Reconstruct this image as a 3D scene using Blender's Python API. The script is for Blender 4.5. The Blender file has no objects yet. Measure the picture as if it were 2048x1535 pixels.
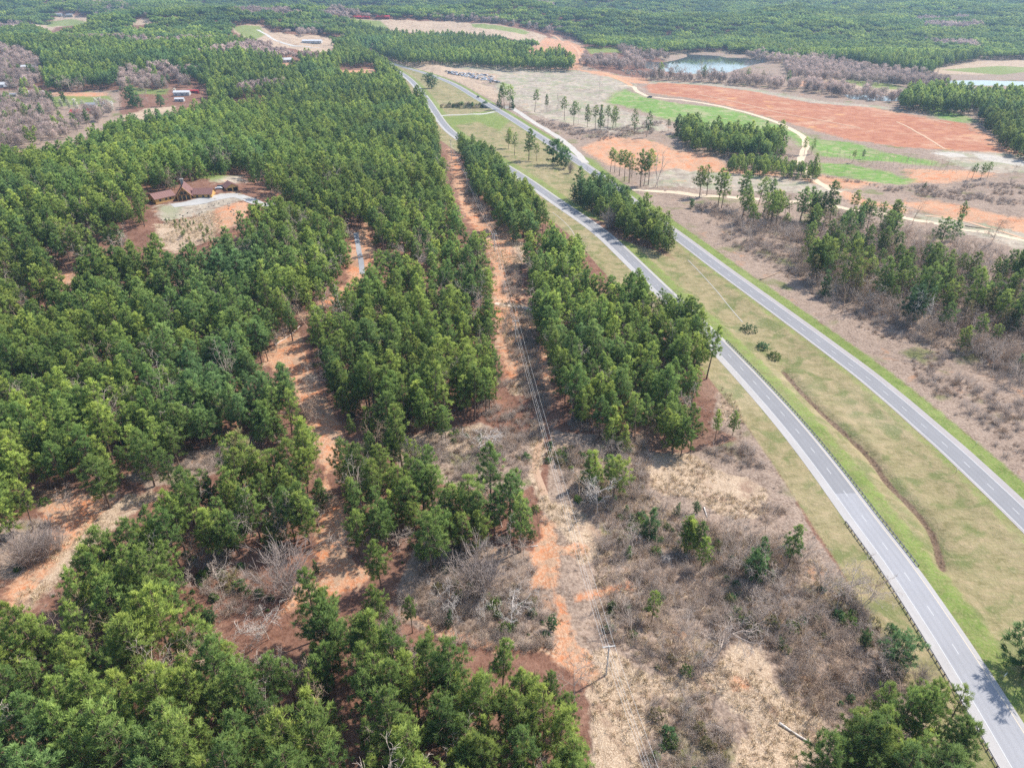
import bpy, math, random
import numpy as np
from mathutils import Vector
R_ = math.radians
rng = np.random.default_rng(7)
random.seed(7)
sc = bpy.context.scene
COL = sc.collection

# ------------------------------------------------------------------ camera, light, exposure
FPX, PITCH, CAMZ = 1366.0, R_(30.35), 145.0
cam_d = bpy.data.cameras.new('camera'); cam = bpy.data.objects.new('camera', cam_d); COL.objects.link(cam)
cam.location = (0, 0, CAMZ); cam.rotation_euler = (math.pi / 2 - PITCH, 0, 0)
cam_d.sensor_width = 36; cam_d.lens = 36 * FPX / 2048; cam_d.clip_start = 0.5; cam_d.clip_end = 60000
sc.camera = cam
SUN_EL, SUN_X, SUN_Y = R_(50), 0.86, 0.51
world = bpy.data.worlds.new('World'); sc.world = world; world.use_nodes = True
wn = world.node_tree
sky = wn.nodes.new('ShaderNodeTexSky'); sky.sky_type = 'NISHITA'; sky.sun_disc = False
sky.sun_elevation = SUN_EL; sky.sun_rotation = math.atan2(SUN_X, SUN_Y)
bg = wn.nodes['Background']; bg.inputs['Strength'].default_value = 0.15
wn.links.new(sky.outputs[0], bg.inputs[0])
sl = bpy.data.lights.new('sun', 'SUN'); sl.energy = 4.0; sl.angle = R_(1.2); sl.color = (1, 0.95, 0.87)
sun = bpy.data.objects.new('sun', sl); COL.objects.link(sun); sun.location = (300, 200, 400)
sdir = Vector((SUN_X * math.cos(SUN_EL), SUN_Y * math.cos(SUN_EL), math.sin(SUN_EL)))
sun.rotation_euler = sdir.to_track_quat('Z', 'Y').to_euler()
sc.view_settings.view_transform = 'Standard'; sc.view_settings.look = 'None'
sc.view_settings.exposure = 0.72; sc.view_settings.gamma = 1.0; sc.view_settings.use_curve_mapping = False
sc.cycles.max_bounces = 5; sc.cycles.diffuse_bounces = 2; sc.cycles.glossy_bounces = 2
sc.cycles.transmission_bounces = 3; sc.cycles.volume_bounces = 0; sc.cycles.transparent_max_bounces = 6
sc.cycles.use_denoising = False
sc.cycles.caustics_reflective = False; sc.cycles.caustics_refractive = False

# ------------------------------------------------------------------ helpers: rays, terrain
def rays(px):
    px = np.asarray(px, float).reshape(-1, 2)
    x = (px[:, 0] - 1024) / FPX; y = (767.5 - px[:, 1]) / FPX
    c, s = math.cos(PITCH), math.sin(PITCH)
    return np.stack([x, c + y * s, -s + y * c], 1)
def flat(px, z=0.0):
    d = rays(px); t = (z - CAMZ) / d[:, 2]
    return np.stack([d[:, 0] * t, d[:, 1] * t], 1)
def catmull(P, n=8):
    P = np.asarray(P, float); Q = np.vstack([2 * P[0] - P[1], P, 2 * P[-1] - P[-2]]); out = []
    for i in range(1, len(Q) - 2):
        p0, p1, p2, p3 = Q[i - 1], Q[i], Q[i + 1], Q[i + 2]
        for k in range(n):
            t = k / n
            out.append(.5 * (2 * p1 + (p2 - p0) * t + (2 * p0 - 5 * p1 + 4 * p2 - p3) * t * t + (3 * p1 - p0 - 3 * p2 + p3) * t ** 3))
    out.append(Q[-2]); return np.array(out)
def smooth_line(P, k):
    P = P.copy()
    for _ in range(k):
        P[1:-1] = .25 * P[:-2] + .5 * P[1:-1] + .25 * P[2:]
    return P
def resample(P, step):
    d = np.r_[0, np.cumsum(np.linalg.norm(np.diff(P, axis=0), axis=1))]
    s = np.linspace(0, d[-1], max(2, int(round(d[-1] / step)) + 1))
    return np.stack([np.interp(s, d, P[:, i]) for i in range(P.shape[1])], 1)
def seg_dist(X, Y, P):
    """distance to polyline P and signed side (positive = left of travel)"""
    best = np.full(X.shape, 1e18); side = np.zeros(X.shape)
    for a, b in zip(P[:-1], P[1:]):
        dx, dy = b - a; L = dx * dx + dy * dy + 1e-12
        t = np.clip(((X - a[0]) * dx + (Y - a[1]) * dy) / L, 0, 1)
        qx, qy = X - a[0] - t * dx, Y - a[1] - t * dy
        d = qx * qx + qy * qy; m = d < best
        best = np.where(m, d, best); side = np.where(m, dx * qy - dy * qx, side)
    return np.sqrt(best), np.sign(side)
def inside(X, Y, P):
    r = np.zeros(X.shape, bool); j = len(P) - 1
    for i in range(len(P)):
        xi, yi = P[i]; xj, yj = P[j]
        if yi != yj:
            c = ((yi > Y) != (yj > Y)) & (X < (xj - xi) * (Y - yi) / (yj - yi) + xi)
            r ^= c
        j = i
    return r
def sst(a, b, x):
    t = np.clip((x - a) / (b - a), 0, 1); return t * t * (3 - 2 * t)

LEFT_PX = [(2300, 1935), (2120, 1640), (2015, 1463), (1958, 1372), (1909, 1294), (1859, 1218), (1813, 1150), (1772, 1094), (1724, 1032),
           (1670, 957), (1616, 888), (1584, 849), (1552, 812), (1522, 779), (1493, 747), (1466, 719), (1405, 655), (1330, 585), (1285, 541), (1234, 492), (1193, 455),
           (1121, 408), (1049, 356), (985, 317), (930, 283), (890, 255), (864, 211), (838, 179), (822, 160), (790, 138), (740, 118)]
RIGHT_PX = [(2300, 1300), (2150, 1138), (2060, 1049), (1982, 974), (1936, 931), (1893, 891), (1851, 855), (1811, 819), (1774, 788), (1737, 757), (1702, 730), (1667, 704),
            (1635, 680), (1604, 657), (1574, 635), (1547, 615), (1468, 558), (1406, 512), (1374, 487), (1300, 433), (1240, 386), (1189, 346), (1140, 313), (1084, 277),
            (1042, 250), (998, 222), (953, 197), (919, 175), (892, 162), (860, 150), (830, 141), (790, 130), (740, 113)]
def road_line(px):
    P = smooth_line(catmull(flat(px), 6), 14)
    return resample(P, 6.0)
ROAD_L, ROAD_R = road_line(LEFT_PX), road_line(RIGHT_PX)
rn = np.random.default_rng(3)
_WV = [(rn.uniform(0, 2 * math.pi), rn.uniform(0, 6.28), f, a) for f, a in
       [(1 / 70, .9), (1 / 55, .7), (1 / 38, .5), (1 / 30, .45), (1 / 19, .25), (1 / 14, .2), (1 / 9, .12)] for _ in (0, 1)]
_WF = [(rn.uniform(0, 2 * math.pi), rn.uniform(0, 6.28), f, a) for f, a in [(1 / 900, 7), (1 / 650, 6), (1 / 420, 4), (1 / 300, 3)] for _ in (0, 1, 2)]
HILLS = [(-225, 470, 22, 105, 85), (-420, 640, 12, 120, 120), (-120, 330, 4, 60, 60), (-500, 1500, 28, 190, 220),
         (-1100, 1900, 45, 380, 300), (-420, 2450, 60, 520, 260), (350, 2500, 16, 420, 230), (1100, 2700, 30, 520, 330), (1900, 2500, 45, 500, 350),
         (-1900, 3000, 75, 600, 400), (100, 3500, 70, 800, 330), (1500, 3900, 100, 700, 380), (2700, 3600, 140, 700, 400), (-1000, 3900, 110, 900, 400),
         (-2800, 4600, 150, 1100, 500), (600, 5000, 190, 1100, 300), (2600, 5200, 240, 1200, 350), (-900, 5600, 230, 1100, 300), (4500, 5200, 210, 1300, 600),
         (62, 205, -3.0, 16, 40), (480, 560, 6, 70, 90), (620, 700, 7, 90, 90)]
CREEK = flat([(872, 211), (1006, 212)])          # trench under the bridge
DITCH = catmull(flat([(1568, 735), (1600, 772), (1650, 822), (1700, 868), (1745, 912), (1780, 960), (1830, 1010), (1868, 1060), (1888, 1130)]), 5)
LAKES = {}
def h(X, Y):
    X = np.asarray(X, float); Y = np.asarray(Y, float)
    z = np.zeros(np.broadcast(X, Y).shape)
    for th, ph, f, a in _WV: z = z + a * np.sin(2 * math.pi * f * (X * math.cos(th) + Y * math.sin(th)) + ph)
    z *= .55
    w = np.zeros_like(z)
    for th, ph, f, a in _WF: w = w + a * np.sin(2 * math.pi * f * (X * math.cos(th) + Y * math.sin(th)) + ph)
    z += w * sst(900, 2600, Y)
    for cx, cy, a, sx, sy in HILLS: z += a * np.exp(-.5 * (((X - cx) / sx) ** 2 + ((Y - cy) / sy) ** 2))
    # the open land and lakes on the right stay nearly level
    lv = sst(60, 330, X - .02 * Y) * (1 - sst(1900, 2300, Y)) * sst(350, 900, Y)
    z *= 1 - .9 * lv
    road = np.ones_like(z)
    m = (Y < 2500) & (X > -700) & (X < 500)
    if m.any():
        xm, ym = np.broadcast_to(X, z.shape)[m], np.broadcast_to(Y, z.shape)[m]
        dl, _ = seg_dist(xm, ym, ROAD_L[::5]); dr, _ = seg_dist(xm, ym, ROAD_R[::5])
        d = np.minimum(dl, dr)
        road[m] = sst(11, 45, d); z = z * road
        # shallow swale between the carriageways, ditch, trench under the bridge
        dd, _ = seg_dist(xm, ym, DITCH)
        zz = z[m] - 1.5 * np.exp(-(dd / 2.3) ** 2)
        between = sst(7.5, 16, dl) * sst(7.5, 16, dr)
        insd = sst(60, 20, dl) * sst(60, 20, dr)
        zz -= 1.0 * between * insd
        c0, c1 = CREEK
        t = np.clip((xm - c0[0]) / (c1[0] - c0[0]), -.15, 1.0)
        yc = c0[1] + (c1[1] - c0[1]) * t
        tr = sst(24, 9, np.abs(ym - yc)) * sst(c0[0] + 3, c0[0] + 12, xm) * sst(c1[0] + 16, c1[0] + 9, xm)
        zz -= 8.5 * tr
        z[m] = zz
    for P, zl in LAKES.values():
        x0, y0 = P.min(0) - 25; x1, y1 = P.max(0) + 25
        mm = (X > x0) & (X < x1) & (Y > y0) & (Y < y1)
        if mm.any():
            xm, ym = np.broadcast_to(X, z.shape)[mm], np.broadcast_to(Y, z.shape)[mm]
            d, _ = seg_dist(xm, ym, np.vstack([P, P[:1]])); d = np.where(inside(xm, ym, P), -d, d)
            k = sst(24, 5, d); zz = z[mm] * (1 - k) + (zl + .35) * k
            z[mm] = zz - 3.0 * sst(3, -6, d)
    return z
def G(px, dz=0.0):
    """photo pixel -> first point on the terrain (raised by dz) along that ray"""
    d = rays(px); n = len(d)
    ts = np.geomspace(75, 14000, 260)
    hit = np.full(n, ts[-1]); prev = np.full(n, ts[0]); done = np.zeros(n, bool)
    for t in ts:
        idx = np.where(~done)[0]
        if len(idx) == 0: break
        p = d[idx] * t; below = CAMZ + p[:, 2] < h(p[:, 0], p[:, 1]) + dz
        hit[idx[below]] = t; done[idx[below]] = True; prev[idx[~below]] = t
    lo, hi = prev.copy(), hit.copy()
    for _ in range(14):
        mid = .5 * (lo + hi); p = d * mid[:, None]
        b = CAMZ + p[:, 2] < h(p[:, 0], p[:, 1]) + dz
        hi = np.where(b, mid, hi); lo = np.where(b, lo, mid)
    p = d * hi[:, None]
    return np.stack([p[:, 0], p[:, 1], h(p[:, 0], p[:, 1])], 1)
def G2(px, dz=0.0): return G(px, dz)[:, :2]
LAKE_PX = {
    'lake': [(1282, 124), (1330, 125), (1352, 121), (1376, 114), (1374, 109), (1435, 112), (1452, 116), (1490, 117), (1540, 122), (1500, 131), (1450, 146), (1400, 148), (1350, 146), (1290, 136)],
    'pond': [(1690, 146), (1750, 148), (1800, 152), (1850, 158), (1880, 166), (1850, 170), (1790, 168), (1720, 162), (1680, 156)],
    'river_pond': [(1925, 181), (1960, 179), (2008, 183), (2006, 193), (1970, 195), (1930, 190)],
    'marsh_pool': [(1690, 190), (1750, 190), (1830, 196), (1830, 202), (1760, 202), (1700, 198)],
    'brook': [(1890, 162), (1960, 161), (2100, 165), (2100, 173), (1960, 171), (1900, 168)]}
for k, v in LAKE_PX.items(): LAKES[k] = (flat(v, -1.0), -1.0)

def lines(lo, hi, fine, ratio, c=0.0, half=130, extra=()):
    v = [c]
    while v[-1] < hi: v.append(v[-1] + max(fine, (abs(v[-1] - c) - half) * ratio + fine))
    w = [c]
    while w[-1] > lo: w.append(w[-1] - max(fine, (abs(w[-1] - c) - half) * ratio + fine))
    return np.unique(np.r_[w, v, list(extra)])
gx = lines(-9000, 9000, 1.3, .0105, 30, 120)
cy = float(CREEK[:, 1].mean())
gy = [-120.0]
while gy[-1] < 12500: gy.append(gy[-1] + (6 if gy[-1] < 55 else max(1.25, gy[-1] * .0078)))
gy = np.unique(np.r_[np.array(gy), np.arange(cy - 28, cy + 28, 2.0)])
gX, gY = np.meshgrid(gx, gy)
gZ = h(gX, gY)
_h_exact = h
def h(X, Y):
    """terrain height, bilinear on the ground mesh's own grid"""
    X, Y = np.broadcast_arrays(np.asarray(X, float), np.asarray(Y, float))
    j = np.clip(np.searchsorted(gx, X) - 1, 0, len(gx) - 2); i = np.clip(np.searchsorted(gy, Y) - 1, 0, len(gy) - 2)
    u = np.clip((X - gx[j]) / (gx[j + 1] - gx[j]), 0, 1); v = np.clip((Y - gy[i]) / (gy[i + 1] - gy[i]), 0, 1)
    return gZ[i, j] * (1 - u) * (1 - v) + gZ[i, j + 1] * u * (1 - v) + gZ[i + 1, j] * (1 - u) * v + gZ[i + 1, j + 1] * u * v

def link(o, parent=None):
    COL.objects.link(o)
    if parent is not None: o.parent = parent
    return o
def tag(o, label=None, cat=None, group=None, kind=None):
    if label: o['label'] = label
    if cat: o['category'] = cat
    if group: o['group'] = group
    if kind: o['kind'] = kind
    return o
def mesh(name, V, F, mats=(), mi=None, smooth=False, normals=None):
    """V (n,3); F one array (m,3)/(m,4) or a list of such arrays"""
    V = np.asarray(V, np.float32); Fs = F if isinstance(F, list) else [F]
    Fs = [np.asarray(f, np.int32) for f in Fs if len(f)]
    me = bpy.data.meshes.new(name)
    me.vertices.add(len(V)); me.vertices.foreach_set('co', V.ravel())
    li = np.concatenate([f.ravel() for f in Fs]); tot = np.concatenate([np.full(len(f), f.shape[1], np.int32) for f in Fs])
    st = np.r_[0, np.cumsum(tot)[:-1]].astype(np.int32)
    me.loops.add(len(li)); me.loops.foreach_set('vertex_index', li)
    me.polygons.add(len(tot)); me.polygons.foreach_set('loop_start', st); me.polygons.foreach_set('loop_total', tot)
    if mi is not None: me.polygons.foreach_set('material_index', np.asarray(mi, np.int32))
    me.polygons.foreach_set('use_smooth', np.full(len(tot), bool(smooth or normals is not None)))
    for m in mats: me.materials.append(m)
    me.update(calc_edges=True)
    if normals is not None: me.normals_split_custom_set_from_vertices([tuple(v) for v in normals])
    return me
def obj(name, me, parent=None, loc=None):
    o = bpy.data.objects.new(name, me)
    if loc is not None: o.location = loc
    return link(o, parent)
def empty(name, loc, rz=0):
    o = bpy.data.objects.new(name, None); o.location = loc; o.rotation_euler = (0, 0, rz); o.empty_display_size = .5
    return link(o)
class MB:
    def __init__(s): s.V, s.F, s.M, s.n = [], [], [], 0
    def add(s, V, F, m=0):
        V = np.asarray(V, float)
        for f in F: s.F.append(tuple(i + s.n for i in f)); s.M.append(m)
        s.V.append(V); s.n += len(V); return s
    def box(s, c, d, rz=0, m=0, M=None):
        x, y, z = [v / 2 for v in d]
        V = np.array([(a * x, b * y, e * z) for a in (-1, 1) for b in (-1, 1) for e in (-1, 1)], float)
        cr, sr = math.cos(rz), math.sin(rz)
        V = np.stack([V[:, 0] * cr - V[:, 1] * sr + c[0], V[:, 0] * sr + V[:, 1] * cr + c[1], V[:, 2] + c[2]], 1)
        return s.add(V, [(0, 1, 3, 2), (4, 6, 7, 5), (0, 4, 5, 1), (2, 3, 7, 6), (0, 2, 6, 4), (1, 5, 7, 3)], m)
    def tube(s, P, r, n=6, m=0, cap=True):
        P = np.asarray(P, float); r = np.broadcast_to(r, len(P)); V = []
        for i, p in enumerate(P):
            t = P[min(i + 1, len(P) - 1)] - P[max(i - 1, 0)]; t = t / (np.linalg.norm(t) + 1e-9)
            a = np.cross(t, (1, 0, 0) if abs(t[0]) < .9 else (0, 1, 0)); a /= np.linalg.norm(a); b = np.cross(t, a)
            for k in range(n):
                w = 2 * math.pi * k / n; V.append(p + r[i] * (math.cos(w) * a + math.sin(w) * b))
        F = [(i * n + k, i * n + (k + 1) % n, (i + 1) * n + (k + 1) % n, (i + 1) * n + k) for i in range(len(P) - 1) for k in range(n)]
        if cap: F += [tuple(range(n))[::-1], tuple(range((len(P) - 1) * n, len(P) * n))]
        return s.add(V, F, m)
    def me(s, name, *mats, smooth=False):
        m = bpy.data.meshes.new(name); m.from_pydata(np.vstack(s.V).tolist(), [], s.F)
        m.polygons.foreach_set('material_index', s.M); m.polygons.foreach_set('use_smooth', [smooth] * len(s.F))
        for k in mats: m.materials.append(k)
        m.update(); return m

# ------------------------------------------------------------------ material helpers
class NT:
    def __init__(s, name):
        s.m = bpy.data.materials.new(name); s.m.use_nodes = True; s.t = s.m.node_tree
        s.b = s.t.nodes['Principled BSDF']; s.out = s.t.nodes['Material Output']
        s.b.inputs['Specular IOR Level'].default_value = .2; s.b.inputs['Roughness'].default_value = .9
    def put(s, v, sock):
        if isinstance(v, bpy.types.NodeSocket): s.t.links.new(v, sock)
        elif isinstance(v, (tuple, list)) and len(v) == 3 and sock.type == 'RGBA': sock.default_value = (*v, 1)
        else: sock.default_value = v
    def n(s, typ, **k):
        nd = s.t.nodes.new(typ)
        for a, v in k.items(): setattr(nd, a, v)
        return nd
    def math(s, op, a, b=0.0, c=None, clamp=False):
        nd = s.n('ShaderNodeMath', operation=op, use_clamp=clamp); s.put(a, nd.inputs[0]); s.put(b, nd.inputs[1])
        if c is not None: s.put(c, nd.inputs[2])
        return nd.outputs[0]
    def mix(s, f, a, b, mode='MIX'):
        nd = s.n('ShaderNodeMix', data_type='RGBA', blend_type=mode); s.put(f, nd.inputs[0]); s.put(a, nd.inputs[6]); s.put(b, nd.inputs[7])
        return nd.outputs[2]
    def pos(s): return s.n('ShaderNodeNewGeometry').outputs['Position']
    def noise(s, scale, detail=3, rough=.55, vec=None, dist=0.0, col=False):
        nd = s.n('ShaderNodeTexNoise'); nd.inputs['Scale'].default_value = scale; nd.inputs['Detail'].default_value = detail
        nd.inputs['Roughness'].default_value = rough; nd.inputs['Distortion'].default_value = dist
        s.put(vec if vec is not None else s.pos(), nd.inputs['Vector']); return nd.outputs[1 if col else 0]
    def ramp(s, v, a, b):
        nd = s.n('ShaderNodeMapRange', interpolation_type='SMOOTHSTEP'); s.put(v, nd.inputs[0]); s.put(a, nd.inputs[1]); s.put(b, nd.inputs[2]); return nd.outputs[0]
    def attr(s, name): return s.n('ShaderNodeAttribute', attribute_name=name)
    def rand(s): return s.n('ShaderNodeObjectInfo').outputs['Random']
    def stretch(s, sx, sy, sz=1, rz=0):
        nd = s.n('ShaderNodeMapping'); s.put(s.pos(), nd.inputs[0]); nd.inputs['Scale'].default_value = (sx, sy, sz); nd.inputs['Rotation'].default_value = (0, 0, rz); return nd.outputs[0]
    def bump(s, hgt, st=.4, d=.3):
        nd = s.n('ShaderNodeBump'); nd.inputs['Strength'].default_value = st; nd.inputs['Distance'].default_value = d; s.put(hgt, nd.inputs['Height']); s.put(nd.outputs[0], s.b.inputs['Normal'])
    def base(s, c, rough=None, spec=None):
        s.put(c, s.b.inputs['Base Color'])
        if rough is not None: s.put(rough, s.b.inputs['Roughness'])
        if spec is not None: s.put(spec, s.b.inputs['Specular IOR Level'])
        return s.m
def plain(name, c, var=.15, rough=.85, scale=1.5, spec=.2, metal=0):
    t = NT(name); n = t.noise(scale, 4, .6)
    t.base(t.mix(n, tuple(v * (1 - var) for v in c), tuple(min(1, v * (1 + var)) for v in c)), rough, spec)
    t.b.inputs['Metallic'].default_value = metal; return t.m
# ------------------------------------------------------------------ ground
MASKS = {k: np.zeros(gX.shape, np.float32) for k in ('soil', 'straw', 'verge', 'brush', 'redfield', 'bright', 'pale', 'gravel', 'lush', 'mud', 'litter')}
def put(mask, P, soft=3.0, val=1.0):
    x0, y0 = P.min(0) - soft * 2; x1, y1 = P.max(0) + soft * 2
    i0, i1 = np.searchsorted(gy, [y0, y1]); j0, j1 = np.searchsorted(gx, [x0, x1])
    if i1 - i0 < 1 or j1 - j0 < 1: return
    s = (slice(i0, i1), slice(j0, j1)); X, Y = gX[s], gY[s]
    d, _ = seg_dist(X, Y, np.vstack([P, P[:1]])); d = np.where(inside(X, Y, P), d, -d)
    v = np.clip(.5 + d / (2 * soft), 0, 1) * val
    MASKS[mask][s] = np.maximum(MASKS[mask][s], v)
def put_line(mask, px, width, soft=2.0, val=1.0, world=None):
    P = resample(catmull(G2(px) if world is None else world, 6), 4)
    x0, y0 = P.min(0) - width - soft * 2; x1, y1 = P.max(0) + width + soft * 2
    i0, i1 = np.searchsorted(gy, [y0, y1]); j0, j1 = np.searchsorted(gx, [x0, x1])
    s = (slice(i0, i1), slice(j0, j1)); d, _ = seg_dist(gX[s], gY[s], P)
    MASKS[mask][s] = np.maximum(MASKS[mask][s], np.clip(.5 + (width / 2 - d) / (2 * soft), 0, 1) * val)
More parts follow.
